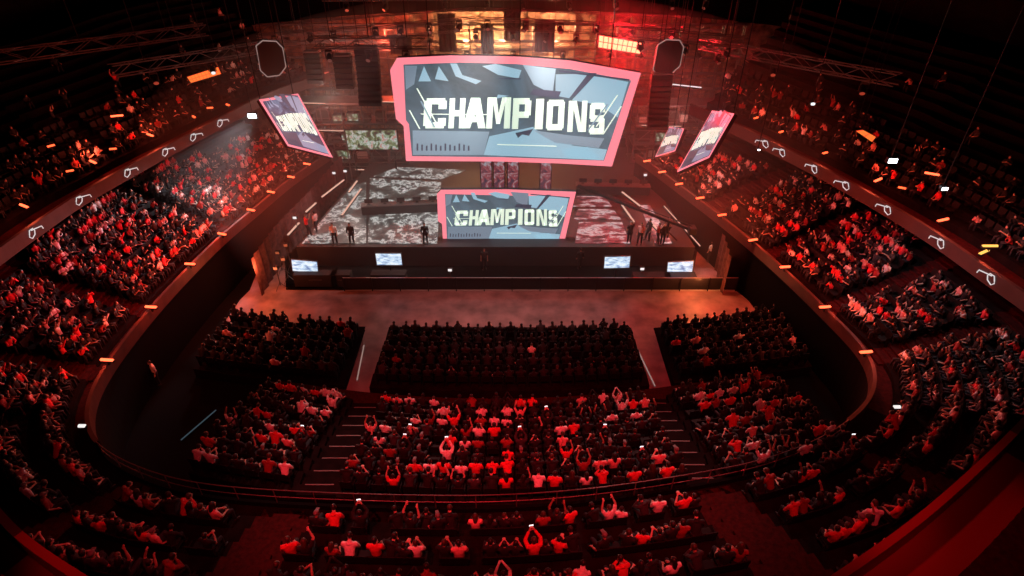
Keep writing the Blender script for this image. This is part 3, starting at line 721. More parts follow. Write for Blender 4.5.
# pathway light at right gap
# ------------------------------------------------------------------ screens
class Plane:
    def __init__(s, a, b, c): s.p = Vector(a); s.n = (Vector(b)-a).cross(Vector(c)-a).normalized(); s.n = s.n if s.n.dot(Vector((0, 0, H))-s.p) > 0 else -s.n
    def at(s, px, py): d = ray(px, py); o = Vector((0, 0, H)); return o + d*((s.p-o).dot(s.n)/d.dot(s.n))
def toUV(x, y, Q=((85,88),(915,150),(820,440),(118,425))):
    u = .5
    for _ in range(6):
        yt = Q[0][1]+(Q[1][1]-Q[0][1])*u; yb = Q[3][1]+(Q[2][1]-Q[3][1])*u; v = (y-yt)/(yb-yt)
        xl = Q[0][0]+(Q[3][0]-Q[0][0])*v; xr = Q[1][0]+(Q[2][0]-Q[1][0])*v; u = (x-xl)/(xr-xl)
    return u, v
def stroke(a, b, w): # horizontal-width stroke
    return [(a[0]-w/2, a[1]), (a[0]+w/2, a[1]), (b[0]+w/2, b[1]), (b[0]-w/2, b[1])]
def rect(x0, y0, x1, y1): return [(x0, y0), (x1, y0), (x1, y1), (x0, y1)]
W = .34
GL = {'C': [[(.12,0),(1,0),(1,.34),(.66,.34),(.66,.20),(.34,.20),(.34,.32),(0,.34),(0,.10)][0:0] or rect(0,.08,W,.92), rect(.1,0,.92,.2), rect(.1,.8,.92,1), rect(.64,.08,1,.36), rect(.64,.66,1,.92)],
 'H': [rect(0,0,W,1), rect(1-W,0,1,1), rect(W,.40,1-W,.60)],
 'A': [[(.30,0),(.70,0),(.70,.1),(.32,1),(0,1)], [(.36,0),(.70,0),(1,1),(.68,1)], rect(.28,.62,.74,.80)],
 'M': [rect(0,0,.25,1), rect(.75,0,1,1), [(.2,0),(.38,0),(.58,.85),(.42,.85)], [(.62,0),(.8,0),(.58,.85),(.42,.85)]],
 'P': [rect(0,0,W,1), rect(W,0,.9,.2), rect(W,.44,.9,.64), rect(.66,.08,1,.56)],
 'I': [rect(0,0,1,1)],
 'O': [rect(0,.06,W,.94), rect(1-W,.06,1,.94), rect(.08,0,.92,.2), rect(.08,.8,.92,1)],
 'N': [rect(0,0,.28,1), rect(.72,0,1,1), [(.18,0),(.42,0),(.82,1),(.58,1)]],
 'S': [rect(.08,0,.92,.2), rect(.08,.4,.92,.6), rect(.08,.8,.92,1), rect(0,.06,W,.5), rect(.66,.5,1,.94), rect(.68,.06,1,.30), rect(0,.70,W,.94)]}
WORD = [('C', 158, 240, 212, 322), ('H', 250, 308, 212, 322), ('A', 302, 386, 211, 322), ('M', 388, 474, 210, 323), ('P', 482, 548, 213, 325), ('I', 565, 594, 216, 326), ('O', 606, 670, 220, 330), ('N', 684, 752, 224, 336), ('S', 762, 818, 232, 345)]
SHAPES = [('scr_light', [[(140,150),(160,95),(186,150)], [(200,142),(214,95),(250,150)], [(255,85),(280,86),(300,128),(370,150),(350,162),(275,132)], [(372,96),(420,88),(515,112),(505,142),(430,128)],
  [(640,128),(760,128),(690,215),(640,205)], [(780,135),(905,158),(868,285),(800,240),(700,222)], [(400,352),(560,318),(590,345),(720,372),(700,385),(830,400),(818,438),(380,420)], [(470,205),(430,200),(425,215)], [(660,400),(760,390),(810,436),(690,432)]]),
 ('scr_mid', [[(90,92),(135,93),(125,160),(95,180)], [(520,92),(640,108),(630,200),(560,165)], [(120,330),(400,335),(380,420),(122,420)], [(560,330),(700,350),(820,360),(800,395),(640,375)]]),
 ('scr_dark', [[(650,112),(910,148),(908,153),(655,120)], [(495,340),(560,325),(545,350),(520,345),(505,358)], [(430,140),(512,140),(512,146),(430,143)], [(560,180),(660,190),(650,215),(545,200)], [(690,215),(720,200),(790,125),(760,124)]] + [rect(135+i*17, 378+(i % 3)*4, 141+i*17, 404) for i in range(12)])]
LINES = [((135,175),(216,320),5), ((108,255),(146,324),5), ((866,205),(790,318),5), ((880,245),(815,345),5), ((150,268),(400,271),3), ((430,380),(645,386),3)]
DARKL = [((150,222),(200,318),6), ((830,236),(760,330),6)]
def screen(name, label, plane, outerpx, quad, panelpx=None, group=None, depth=.5, detail=True, framemat='scr_frame', bg='scr_bg', shp={}):
    c = plane.at(*quad[0]).lerp(plane.at(*quad[2]), .5); nrm = plane.n
    e = empty(name, c, label, 'screen', group)
    def loc(pts, lift): return [plane.at(*p)-c+nrm*lift for p in pts]
    MB().slab(loc(outerpx, -depth), nrm*(depth-.03)).build('housing', 'blackmetal', e)
    # lit border as a closed band of quads
    pn = panelpx or quad
    MB().slab(loc(outerpx, -.03), nrm*.03).build('lit_border', framemat, e)
    MB().slab(loc(pn, .0), nrm*.03).build('display', bg, e)
    def B(x, y):
        u, v = toUV(x, y); a = Vector(quad[0]).lerp(Vector(quad[1]), u); b = Vector(quad[3]).lerp(Vector(quad[2]), u); p = a.lerp(b, v); return (p.x, p.y)
    for k, (m, polys) in enumerate(SHAPES):
        mb = MB()
        for p in polys: mb.slab(loc([B(*q) for q in p], .032+.008*k), nrm*.006)
        mb.build('picture_shapes', shp.get(m, m), e)
    mb = MB()
    for ch, x0, x1, y0, y1 in WORD:
        for p in GL[ch]:
            pts = [(x0+(x1-x0)*a + (1-b)*5, y0+(y1-y0)*b) for a, b in p]; mb.slab(loc([B(*q) for q in pts], .062), nrm*.008)
    for a, b, w in LINES: mb.slab(loc([B(a[0]-w/2, a[1]), B(a[0]+w/2, a[1]+(w if a[1] == b[1] or abs(a[1]-b[1]) < 8 else 0)), B(b[0]+w/2, b[1]+(w if abs(a[1]-b[1]) < 8 else 0)), B(b[0]-w/2, b[1])], .058), nrm*.008)
    mb.build('lettering', 'scr_letter', e)
    mb = MB()
    for a, b, w in DARKL: mb.slab(loc([B(a[0]-w/2, a[1]), B(a[0]+w/2, a[1]), B(b[0]+w/2, b[1]), B(b[0]-w/2, b[1])], .072), nrm*.006)
    mb.build('lettering_cut', 'scr_mid', e)
    return e, c
def hang(par, c, pts, top=30.9):
    for p in pts: MB().tube([Vector(p)-c, Vector((p[0], p[1], top))-c], .035, 5).build('hanging_cable', 'blackmetal', par)
V0 = Vector
pl = Plane(V0((0, 42, 0)), V0((1, 42, .0)), V0((0, 42, 1)))
main, c = screen('led_screen', 'huge hanging screen with pink border above the stage, reading CHAMPIONS', pl,
    [(390,70),(397,58),(450,55.5),(515,56.5),(570,60.5),(641,73),(612,166.5),(560,163.5),(500,161.5),(406,161),(403.5,126),(396,119)], [(403.5,64.5),(631,79.5),(604,160.5),(412,156)],
    [(403.5,64.5),(460,62.5),(516,64),(570,69),(631,80.5),(604,160.5),(500,157),(412,156),(409,124),(406,120)], 'hanging screens')
hang(main, c, [pl.at(430, 60)-V0((0, -.3, 0)), pl.at(520, 60)-V0((0, -.3, 0)), pl.at(610, 72)-V0((0, -.3, 0))])
# edge trusswork on top of the housing
ys = yF+1.2
pl = Plane(V0((0, ys, 0)), V0((1, ys, 0)), V0((0, ys, 1)))
s2, c = screen('led_screen', 'small lower screen with pink border on the front of the stage, reading CHAMPIONS', pl,
    [(437,194),(441,190),(508,189.5),(576,192),(564,243.5),(443,242.5),(442,224),(438,221)], [(445,194),(570,197),(559,240),(447,239.5)], None, 'hanging screens', .35)
zb = pl.at(500, 243).z
for x in (450, 555): p = pl.at(x, 240)-c; MB().box((p.x, .2, (DZ-c.z+p.z)/2-.0), (.15, .15, abs(p.z-(DZ-c.z)))).build('leg', 'blackmetal', s2)
def side(lab, q, ya, yb, m=2):
    a, b, d = aty(*q[0], ya[0]), aty(*q[1], ya[1]), aty(*q[2], yb); pl = Plane(a, b, d)
    cx = sum(p[0] for p in q)/4; cy = sum(p[1] for p in q)/4
    L = []
    for i in range(4):
        x, y = q[i]; 
        L.append((x+(cx-x)*.10, y+(cy-y)*.085))
    e, c = screen('led_screen', lab, pl, q, L, None, 'hanging screens', .3, bg='side_bg', shp={'scr_light': 'side_light', 'scr_mid': 'scr_dark'})
    hang(e, c, [pl.at(q[0][0]+3, q[0][1]+2)-pl.n*.15, pl.at(q[1][0]-3, q[1][1]+2)-pl.n*.15])
side('tilted screen with pink border hanging over the upper left stand', [(259,99.5),(298,93.5),(333,157.5),(288,146)], (40, 43), 41.5)
side('tilted screen with pink border hanging over the upper right stand', [(712,110.5),(734,113.5),(709,157.5),(677,172)], (41, 38), 37)
side('smallest hanging screen, tilted, behind the upper right one', [(669,127),(684,128.5),(675,151),(655,157)], (47, 45), 44)
# led towers between the two screens
for x, lab in ((486,'left lit poster tower under the huge screen'), (499,'second lit poster tower under the huge screen'), (513,'third lit poster tower under the huge screen'), (546,'right lit poster tower under the huge screen')):
    p = atz(x, 196, DZ); e = empty('screen_tower', (p.x, 46, DZ), lab, 'screen tower', 'poster towers at the back of the stage')
    e.location.x = (x-512)/F*(46*math.cos(PITCH)+(H-4)*math.sin(PITCH))
    MB().box((0, .15, 2.6), (1.0, .3, 5.2), bev=.03).build('housing', 'blackmetal', e); MB().box((0, -.02, 2.6), (.85, .03, 5.0)).build('display', 'tower_art', e); MB().box((0, .15, .05), (1.2, .8, .1)).build('base', 'blackmetal', e)

# ------------------------------------------------------------------ scaffolds & rigging
def scaffold(x0, x1, y, z0, z1, nb, nl, label, depth=2.2):
    e = empty('scaffold', ((x0+x1)/2, y, z0), label, 'scaffold'); w = (x1-x0)
    for i in range(nb+1):
        for dy in (0, depth): MB().tube([(-w/2+w*i/nb, dy, 0), (-w/2+w*i/nb, dy, z1-z0)], .06, 5).build('post', 'greymetal', e)
    for k in range(1, nl+1):
        z = (z1-z0)*k/nl; MB().box((0, depth/2, z-.06), (w+.2, depth+.1, .10)).build('deck', 'greymetal', e)
        MB().beam((-w/2, -.05, z-.45), (w/2, -.05, z-.45), .05).beam((-w/2, -.05, z+.5 if k < nl else z+.02), (w/2, -.05, z+.5 if k < nl else z+.02), .05).build('ledger', 'greymetal', e)
    m = MB()
    for i in range(nb):
        for k in range(nl):
            a = ((-w/2+w*(i+(k+i) % 2)/nb), -.03, (z1-z0)*k/nl); b = (-w/2+w*(i+1-(k+i) % 2)/nb, -.03, (z1-z0)*(k+1)/nl); m.beam(a, b, .045)
    m.build('brace', 'greymetal', e); return e
sc1 = scaffold(-20.5, -9.5, 52, 0, 7.2, 6, 4, 'tall grey equipment scaffold behind the left of the stage')
sc2 = scaffold(11.0, 18.5, 52, 0, 7.0, 4, 4, 'tall grey equipment scaffold behind the right of the stage')
scaffold(-22, 22, 60.1, 0, 12.0, 22, 8, 'huge dark pipe scaffold standing before the warm back wall', .65)
rr = random.Random(3)
KIT = [('amplifier_rack', 'rack', (.7, .7)), ('equipment_box', 'box', (.9, .5))]
for s, (x0, x1, nl, zt, nm) in enumerate(((-20.2, -9.8, 4, 7.2, 'left'), (11.3, 18.2, 4, 7.0, 'right'))):
    for k in range(0, nl):
        x = x0; n = 0
        while x < x1-1:
            w = rr.uniform(.6, 1.3); h = rr.uniform(.5, 1.15); n += 1
            z = zt*k/nl + .0 if k else 0
            e = empty('equipment_rack', (x+w/2, 52.9, z+.001), '%s equipment rack from its left end, %s shelf of the %s scaffold' % (ordn(n), ('ground', 'second', 'third', 'top')[k], nm), 'rack', 'equipment racks on the scaffolds')
            MB().box((0, 0, h/2), (w, .7, h), bev=.02).build('casing', rr.choice(['black', 'greymetal', 'blackmetal']), e)
            MB().box((0, -.36, h/2), (w*.85, .02, h*.8)).build('front_panel', rr.choice(['black', 'pale', 'set_art', 'set_art', 'blackmetal']), e)  # glowing and pale fronts mixed in to add brightness to the scaffolds
            x += w + rr.uniform(.08, .5)
for x0, x1, y, z, lab in ((-20.3, -16.2, 51.8, 7.35, 'white light bar on top of the left scaffold'), (-12.6, -9.6, 51.8, 7.45, 'short white light bar at the right end of the left scaffold'), (-14.5, -9.8, 51.8, 1.1, 'low light bar across the foot of the left scaffold'), (-19, -15, 51.8, 4.9, 'middle light bar on the left scaffold'), (11.5, 15, 51.8, 5.3, 'middle light bar on the right scaffold'), (12, 16, 51.8, 1.9, 'low light bar on the right scaffold')):
    lightbar((x0, y, z), (x1, y, z-.1), lab, 'warmbar', .10)
p = aty(687, 86, 50); lightbar(p-V0((1.2, 0, -.12)), p+V0((1.2, 0, -.14)), 'white light bar in the dark beside the right ring fixture', 'whitebar', .16)
# the colourful low screen at the left scaffold
p0 = aty(372, 140, 50.5)
e = empty('video_wall', p0, 'low colourful video wall in front of the left scaffold', 'video wall'); MB().box((0, .12, 0), (4.6, .2, 1.9), bev=.02).build('housing', 'blackmetal', e); MB().box((0, 0, 0), (4.4, .03, 1.7)).build('display', 'set_art', e)
for s in (-1.8, 1.8): MB().box((s, .2, -(.95+p0.z-DZ)/2-.45), (.12, .12, max(.2, p0.z-DZ-.9))).build('leg', 'blackmetal', e)

def truss(a, b, s, label, cables=3):
    a, b = V0(a), V0(b); c = (a+b)/2; e = empty('lighting_truss', c, label, 'truss', 'lighting trusses hung over the arena')
    a, b = a-c, b-c; d = (b-a).normalized(); sd = d.cross(V0((0, 0, 1))).normalized()*s/2; up = V0((0, 0, s/2)); L = (b-a).length; n = max(3, int(L/(s*1.6)))
    for o_ in (sd+up, sd-up, -sd+up, -sd-up): MB().tube([a+o_, b+o_], .045, 5).build('chord', 'greymetal', e)
    m = MB()
    for k in range(n):
        p, q = a.lerp(b, k/n), a.lerp(b, (k+1)/n); f = 1 if k % 2 else -1
        for o_ in (sd, -sd): m.beam(p+o_+up*f, q+o_-up*f, .035)
        m.beam(p+sd*f+up, q-sd*f+up, .035); m.beam(p+sd*f-up, q-sd*f-up, .035)
    m.build('lattice', 'greymetal', e)
    for k in range(cables): p = a.lerp(b, (k+.5)/cables); MB().tube([p+up, V0((p.x, p.y, 30.95-c.z))], .03, 4).build('hoist_chain', 'blackmetal', e)
    return e
TR = [((-20, 50, 13.6), (-3, 53, 14.3), 'front left truss above the huge screen'), ((-3, 53, 14.3), (14, 51, 14.0), 'front centre truss above the huge screen'), ((-22, 55, 11.6), (-2, 57, 12.6), 'rear left truss against the warm back wall'), ((-2, 57, 12.6), (18, 55, 12.2), 'rear right truss against the warm back wall'),
      ((-26, 40, 13.2), (-18, 50, 12.6), 'slanting truss over the upper left stand'), ((15, 50, 12.6), (24, 38, 13.2), 'slanting truss over the upper right stand'), ((-14, 44.2, 14.0), (-6, 44.2, 14.0), 'short truss left of the huge screen'), ((8, 47, 14.1), (17, 46, 13.6), 'short truss right of the huge screen'),
      ((-17, 59, 14.6), (20, 59, 14.8), 'rearmost long truss high against the back wall'), ((-34, 36, 14.5), (-22, 46, 14.5), 'dim truss high in the upper left dark'), ((-19, 59.2, 10.3), (19, 59.2, 10.4), 'lowest long truss along the back wall')]
for a, b, lab in TR: truss(a, b, .7, lab)
# moving heads
def mhead(c, label, tilt, grp='moving lamps hung from the trusses', lens='pale'):
    e = empty('moving_head_light', c, label, 'stage lamp', grp, tilt)
    MB().box((0, 0, -.10), (.42, .34, .20), bev=.03).build('base', 'blackmetal', e)
    m = MB()
    for s in (-1, 1): m.box((s*.24, 0, -.42), (.06, .14, .55), bev=.02)
    m.build('yoke', 'blackmetal', e)
    h = MB().tube([(0, .2, -.42), (0, .05, -.52), (0, -.28, -.75)], [.13, .2, .19], 10).build('lamp_head', 'blackmetal', e); MB().tube([(0, -.28, -.75), (0, -.30, -.765)], .16, 10).build('lens', lens, h)
n = 0
for ti, (a, b, lab) in enumerate(TR):
    cnt = (7, 6, 6, 6, 3, 3, 3, 3, 9, 0, 9)[ti]
    for k in range(cnt):
        p = V0(a).lerp(V0(b), (k+.5+rr.uniform(-.2, .2))/cnt); mhead(p-V0((0, 0, .40)), '%s lamp from the left under the %s' % (ordn(k+1), lab), rr.uniform(-.8, .8), lens='whitebar' if rr.random() < .04 else 'pale')
# dark drape legs and hanging banners behind the screen seen as dark columns
for x, y0, y1, w, lab in ((446, 14, 52, 1.6, 'dark hanging cloth left of centre behind the huge screen'), (487, 24, 54, 1.2, 'narrow dark hanging cloth near the centre'), (512, 12, 40, 1.5, 'dark hanging cloth at the centre of the back wall'), (545, 20, 52, 1.8, 'wide dark hanging cloth right of centre'), (400, 36, 54, 2.0, 'low dark hanging cloth near the left corner of the huge screen')):
    a, b = aty(x, y0, 58), aty(x, y1, 58); e = empty('hanging_cloth', (a.x, 58, a.z), lab, 'hanging cloth', 'dark cloths hung before the back wall')
    m = MB(); nn = 10; vs = []
    for i in range(nn+1):
        xx = -w/2+w*i/nn; yy = .07*math.sin(i*2.0)
        vs += [(xx, yy, 0), (xx, yy*1.5, b.z-a.z)]
    m.add(vs, [(2*i, 2*i+2, 2*i+3, 2*i+1) for i in range(nn)]); m.build('cloth', 'black', e); MB().beam((-w/2-.1, 0, .03), (w/2+.1, 0, .03), .06).build('pipe', 'blackmetal', e)
    for s in (-1, 1): MB().tube([(s*w/2, 0, 0), (s*w/2, 0, 30.9-a.z)], .02, 4).build('cable', 'blackmetal', e)
# line array speakers
def linearray(x, y, Y, n, w, label):
    p = aty(x, y, Y); e = empty('line_array_speaker', p, label, 'loudspeaker', 'hanging columns of loudspeakers')
    MB().box((0, 0, .08), (w*.9, .8, .12)).build('flying_frame', 'greymetal', e)
    for k in range(n):
        t = k*.05; c = MB().box((0, -.03*k*k*.35, -.22-.38*k), (w, .7, .34), rx=t, bev=.03).build('cabinet', 'black', e); MB().box((0, -.03*k*k*.35-.36, -.22-.38*k-t*.3), (w*.9, .02, .28), rx=t).build('grille', 'blackmetal', c)
    for s in (-1, 1): MB().tube([(s*w*.3, 0, .1), (s*w*.3, 0, 30.9-p.z)], .02, 4).build('hoist_chain', 'blackmetal', e)
linearray(366, 48, 46, 10, 1.7, 'larger loudspeaker column left of the huge screen'); linearray(342, 56, 48, 6, 1.4, 'smaller loudspeaker column left of the large one')
linearray(662, 74, 46, 10, 1.6, 'loudspeaker column right of the huge screen'); linearray(312, 52, 50, 6, 1.3, 'loudspeaker column nearest the left ring fixture')
# ring fixtures
def ringfix(x, y, Y, label):
    p = aty(x, y, Y); e = empty('hanging_ring', p, label, 'hanging fixture', 'dark fixtures with pale rims beside the huge screen'); pts = [(-.85, 0, .9), (-.3, 0, 1.25), (.65, 0, 1.2), (1.0, 0, .75), (.95, 0, -.55), (.35, 0, -1.15), (-.55, 0, -1.25), (-.95, 0, -.8)]
    MB().slab([V0(q) for q in pts], (0, .5, 0)).build('body', 'black', e)
    Q = [V0(q)*1.03 for q in pts]; MB().tube(Q+[Q[0]], .045, 6).build('rim', 'tape', e)
    for s in (-.4, .6): MB().tube([(s, .25, 1.1), (s, .25, 30.9-p.z)], .025, 4).build('hoist_chain', 'blackmetal', e)
ringfix(271, 59, 46, 'dark eight-sided fixture with pale rim above the left stand'); ringfix(668, 58, 46, 'dark eight-sided fixture with pale rim by the red lamp panel')
# blinder panels
def blinder(px, Y, m, label):
    P = [aty(x, y, Y) for x, y in px]; c = sum(P, V0((0, 0, 0)))/4; e = empty('lamp_panel', c, label, 'lamp panel', 'glowing rectangular lamp panels'); Q = [p-c for p in P]
    MB().slab([q*1.10+V0((0, .03, 0)) for q in Q], (0, .35, 0)).build('housing', 'blackmetal', e); MB().slab(Q, (0, .03, 0)).build('lamp_backing', 'cell_gap', e); g = MB(); nx = 9
    for i in range(nx):
        for j in range(2):
            f = lambda u, v: (Q[0].lerp(Q[1], u)).lerp(Q[3].lerp(Q[2], u), v) - V0((0, .02, 0))
            u0, u1, v0, v1 = (i+.07)/nx, (i+.93)/nx, (j+.06)/2, (j+.94)/2; g.slab([f(u0, v0), f(u1, v0), f(u1, v1), f(u0, v1)], (0, .02, 0))
    g.build('lamp_grid', m, e)
    for q in (Q[0], Q[1]): MB().tube([q+V0((0, .2, 0)), V0((q.x, .2, 30.9-c.z))], .025, 4).build('hoist_chain', 'blackmetal', e)
    return c
blinder([(187,77),(218,67),(221,74),(191,83)], 46, 'cell_orange', 'orange glowing lamp panel above the left balcony')
cb = blinder([(599,35),(643,43),(640,54),(598,47.5)], 50, 'cell_hot', 'brightest red glowing lamp panel above the huge screen')
blinder([(856,131),(863,130),(876,137),(872,142)], 30, 'cell_orange', 'small orange lamp panel above the right balcony')

# ------------------------------------------------------------------ bar lights on parapets
def lamp(loc, col, W_, r=.1, name='lamp_light'):
    l = bpy.data.lights.new(name, 'POINT'); l.color = col; l.energy = W_; l.shadow_soft_size = r; o = bpy.data.objects.new(name, l); C.objects.link(o); o.location = loc; return o
def spot(loc, tgt, col, W_, ang, blend=.6, r=.4):
    l = bpy.data.lights.new('spot_light', 'SPOT'); l.color = col; l.energy = W_; l.spot_size = math.radians(ang); l.spot_blend = blend; l.shadow_soft_size = r
    o = bpy.data.objects.new('spot_light', l); C.objects.link(o); o.location = loc; o.rotation_euler = (V0(tgt)-V0(loc)).to_track_quat('-Z', 'Y').to_euler(); return o
def barlight(px, py, z, ang, L, m, label, cat='bar light', lightW=0, ring=None, grp='glowing bar lights along the parapets'):
    p = atz(px, py, z); e = empty('bar_light', p, label, cat, grp, ang)
    MB().box((0, 0, -.07), (L+.1, .14, .1), bev=.02).build('housing', 'blackmetal', e); MB().tube([(-L/2, 0, 0), (L/2, 0, 0)], .075, 8).build('tube', m, e)
    MB().box((0, 0, -.20), (.08, .08, .20)).build('bracket', 'blackmetal', e)
    if lightW: lamp(p+V0((0, 0, .6)), (1, .10, .045), lightW, .12)
    return p
def parapetbar(px, py, dxy, lab, W_):
    i = inner.near(px, py); z = inner.P[i].z+.28; n = inner.N[i]
    barlight(px, py, z, dxy, .62, 'redbar', lab, lightW=W_)
LB = [(107,360),(151,307),(190,264),(222,234),(251,210),(271,192),(291,177),(307,164)]
for k, (x, y) in enumerate(LB): parapetbar(x, y, -.1 if k < 3 else -.35, '%s glowing red bar light from the lower end of the left parapet' % ordn(k+1), (170, 280, 380, 480, 400, 260, 190, 130)[k])
RB = [(866,352),(825,307),(785,267),(753,240),(722,215),(700,198),(679,184),(662,172),(647,161)]
for k, (x, y) in enumerate(RB): parapetbar(x, y, .12 if k < 3 else .3, '%s glowing red bar light from the lower end of the right parapet' % ordn(k+1), (150, 240, 300, 340, 320, 240, 180, 130, 90)[k])
UB = [(24,206,.0,-.5,'redbar','bright bar light at the outer left balcony edge',90),(70,171,0,.5,'orangebar','small bar light behind the left balcony rail, second along',0),(93,162,0,-.6,'redbar','bright slanted bar light on the left balcony, third along',110),(117,116,1.6,.3,'redbar','bright bar light high in the left balcony',90),(113,149,0,.2,'orangebar','tiny orange light by the left balcony rail',0),(150,135,0,-.6,'redbar','slanted bar light on the left balcony, middle',100),(194,117,0,-.8,'orangebar','slanted bar light on the left balcony near the white spot',50),(228,105,0,-.7,'orangebar','last small bar light before the upper left screen',20),(51,146,1.2,.9,'orangebar','small steep orange light high in the left balcony dark',0),(210,108,.2,.2,'orangebar','tiny orange light above the left balcony',0),
      (781,132,0,.6,'orangebar','first bar light on the right balcony beyond the screen',60),(825,153,0,.5,'orangebar','second bar light on the right balcony',70),(878,180,0,.6,'redbar','third bar light on the right balcony under the white panel',100),(902,188,0,-.5,'orangebar','small light next to the third right balcony bar',0),(943,220,0,.35,'redbar','fourth bar light on the right balcony',100),(932,174,1.3,-.5,'redbar','bar light higher in the right balcony beside the white lamp',60),(984,252,0,.5,'yellowglow','lowest yellow bar light on the right balcony',110),(990,246,.3,.0,'yellowglow','yellow bar light above the lowest one, right balcony',90),(756,118,0,.6,'orangebar','small bar light where the right balcony meets the screen',30)]
for x, y, dz, a, m, lab, w_ in UB:
    i = outer.near(x, y); barlight(x, y, outer.P[i].z+.35+dz, a, .75 if m != 'orangebar' else .42, m, lab, lightW=w_*1.7, grp='glowing bar lights in the balconies')
for x, y, z, lab in ((82,426,5.2,'small white bar light in the lower left corner of the bowl'), (897,407,5.4,'small white bar light in the lower right corner of the bowl')): barlight(x, y, z, 0, .26, 'whitebar', lab)
# white lamps
def floodlamp(x, y, Y, s, label, tgt, W_, col=(.9, .95, 1), ang=100):
    p = aty(x, y, Y); e = empty('flood_lamp', p, label, 'flood lamp', 'white flood lamps over the stands')
    MB().box((0, .14, 0), (s*1.5, .22, s*.9), bev=.04).build('housing', 'blackmetal', e); MB().box((0, 0, 0), (s*1.25, .03, s*.65)).build('lens', 'spot', e); MB().beam((0, .2, 0), (0, .2, 30.9-p.z), .04).build('drop_pole', 'blackmetal', e)
    if W_: spot(p+V0((0, -.25, 0)), tgt, col, W_, ang)
floodlamp(252, 116, 44, .5, 'white flood lamp glaring beside the upper left screen', (-22.5, 36, 4), 5000, ang=60)
floodlamp(893, 161, 28, .34, 'white flood lamp panel over the right balcony', (22, 26, 7), 900)
floodlamp(945, 189, 26, .22, 'small white flood lamp lower over the right balcony', (24, 22, 7), 0)
floodlamp(813, 104, 36, .16, 'tiny white lamp high over the right balcony', (20, 30, 7), 0)
floodlamp(759, 150, 36, .12, 'tiny white lamp under the right balcony edge', (20, 30, 7), 0)
# balcony signs
def sign(px, py, k):
    i = outer.near(px, py); i = max(1, min(len(outer.P)-2, i)); t = (outer.P[i+1]-outer.P[i-1]); t.z = 0; t.normalize(); n = outer.N[i]; c = outer.off(i, -.03); c.z = outer.P[i].z-.4
    if c.x > 0: t = -t
    side_ = 'left' if c.x < 0 else 'right'
    t = t if t.y*(-1 if c.x < 0 else 1) <= 0 or True else t
    t = t*.72
    P2 = [(-.62, .05), (-.45, .26), (-.08, .26), (.0, .10), (-.14, -.10), (-.52, -.22), (-.70, -.06), (-.62, .05)]; Q = [c + t*(-a)*1.0 + V0((0, 0, b)) for a, b in P2]
    mb = MB().tube(Q, .028, 5); mb.tube([c+t*.28+V0((0, 0, .2)), c-t*.05+V0((0, 0, .17)), c-t*.75+V0((0, 0, .08)), c-t*.8+V0((0, 0, -.1))], .03, 5)
    o = mb.build('balcony_sign', 'sign'); tag(o, '%s glowing white looped sign on the %s balcony front, counted from the stage' % (ordn(k+1), side_), 'sign', 'white looped signs on the balcony front')
for k, (x, y) in enumerate([(221,121),(194,132),(163,145),(125,165),(80,190),(30,226)]): sign(x, y, k)
for k, (x, y) in enumerate([(762,137),(779,145),(812,160),(848,180),(890,204),(936,237),(984,276)]): sign(x, y, k)
# aisle tape lights on the right of the centre front block
def tape(a, b, lab, m='tape'): o = MB().beam(a, b, .06, .03).build('tape_light', m); tag(o, lab, 'tape light')
tape(atz(633, 340, .05), atz(655, 386, .05), 'thin pale light strip along the aisle right of the centre front block'); tape(atz(357, 380, .05), atz(364, 345, .05), 'thin pale light strip along the aisle left of the centre front block')
tape(atz(181, 440, .05), atz(216, 410, .05), 'faint blue-white strip on the dark floor left of the raised blocks', 'bluetape')
p = atz(160, 384, 0); put_person(STAND[1], p, 2.4, 'white', 'hair', 'skin3', 'lone person in pale top standing on the dark floor at far left', None)
# ------------------------------------------------------------------ light rig
RED = (1, .03, .045)
for x in (-7, 3): spot((x, 3, 28), (x*.7+1, 17.5, 2), RED, 21000, 34, .9, .5)
spot((0, 3, 27), (0, 11.5, 5), (1, .04, .03), 4200, 62, .9, .5)
spot((-2, 4, 27), (-13, 18, 2), RED, 3500, 34, .9, .5); spot((2, 4, 27), (13, 18, 2), RED, 3500, 34, .9, .5)
for x in (-8, 8): spot((x, 37, 17), (x*.8, 16, 3.5), (1, .52, .48), 10500, 30, .8, .4)
for s, k in ((-1, 1.0), (1, .8)):
    spot((s*4, 38, 18), (s*22, 31, 4.5), (1, .05, .09), 17000*k, 34, .9, .5)
    spot((s*3, 34, 19), (s*23, 23, 5), (1, .035, .06), 6500*k, 36, .9, .5)
    spot((s*6, 42, 17), (s*20, 41, 4), (1, .42, .40), 7000*k, 36, .9, .6)
    spot((s*2, 24, 24), (s*18, 14, 6), (1, .14, .17), 600, 40, .9, .5)
spot((0, 30, 20), (0, 33, 0), (1, .34, .30), 7000, 58, .9, .8)
spot((0, 40, 17), (-9, 42, 1), (1, .88, .84), 16000, 56, .9, .8); spot((0, 40, 17), (9, 42, 1), (1, .80, .76), 13000, 56, .9, .8)
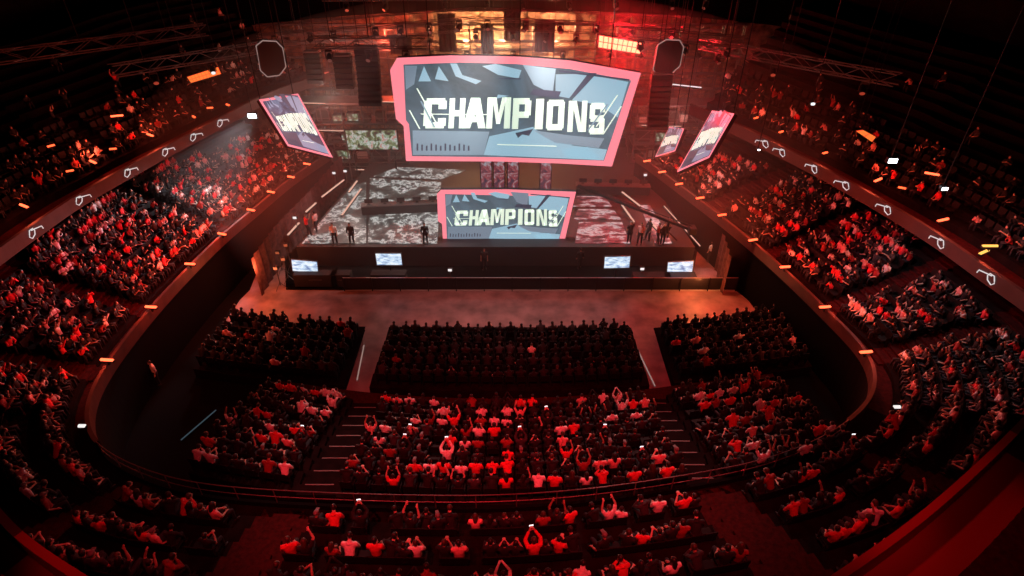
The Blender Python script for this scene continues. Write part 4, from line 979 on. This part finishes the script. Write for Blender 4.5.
lamp((-15, 49, 8.5), (1, .75, .62), 500, .4); lamp((14, 49.5, 7), (1, .5, .42), 300, .4); lamp((-12, 59.5, 11.2), (1, .09, .04), 1500, .4); lamp((-17, 55.5, 9.6), (1, .10, .06), 260, .4); lamp((-4.5, 62, 10.5), (1, .50, .22), 2000, .4); lamp((-1, 62, 10.5), (1, .50, .22), 1700, .4); lamp((4, 62, 11), (1, .42, .2), 2000, .4)  # first lamp is added fill that brightens the left scaffold
lamp(cb+V0((0, -1.0, 0)), (1, .012, .02), 4800, .4); lamp(cb+V0((4, 1, -1)), (1, .02, .03), 400, .5)
lamp(atz(702, 280, 1.6)+V0((0, .3, 0)), (1, .25, .08), 260, .2); lamp(atz(258, 268, 2.4), (1, .22, .08), 260, .3)
spot((-15, 6, 24), (-9.5, 11.0, 5), RED, 1600, 24, .8); spot((15, 8, 24), (8.5, 12.0, 5), RED, 1600, 24, .8)
for s in (-1, 1): spot((s*3, 16, 23), (s*13, 10, 8.5), RED, 3200, 26, .8)
# ------------------------------------------------------------------ haze
m = bpy.data.materials.new('haze'); m.use_nodes = True; nt = m.node_tree; nt.nodes.remove(nt.nodes['Principled BSDF'])
vs = nt.nodes.new('ShaderNodeVolumeScatter'); vs.inputs['Color'].default_value = (.9, .84, .82, 1); vs.inputs['Density'].default_value = .0095; vs.inputs['Anisotropy'].default_value = .25
nt.links.new(vs.outputs['Volume'], nt.nodes['Material Output'].inputs['Volume']); M['haze'] = m
hz = MB().ell((0, 47.5, 4.5), (31, 16.5, 12), 48, 24).build('stage_haze', 'haze'); tag(hz, 'thin smoky haze hanging over the stage and its stands', 'haze', kind='stuff')
w = bpy.data.worlds.new('world'); sc.world = w; w.use_nodes = True; w.node_tree.nodes['Background'].inputs['Color'].default_value = (.02, .008, .008, 1); w.node_tree.nodes['Background'].inputs['Strength'].default_value = .02
sc.view_settings.view_transform = 'Standard'; sc.view_settings.look = 'None'; sc.view_settings.gamma = 1; sc.view_settings.exposure = 0; sc.view_settings.use_curve_mapping = False
sc.cycles.max_bounces = 5; sc.cycles.diffuse_bounces = 2; sc.cycles.glossy_bounces = 2; sc.cycles.volume_bounces = 0
sc.cycles.sample_clamp_indirect = 4; sc.cycles.use_light_tree = True
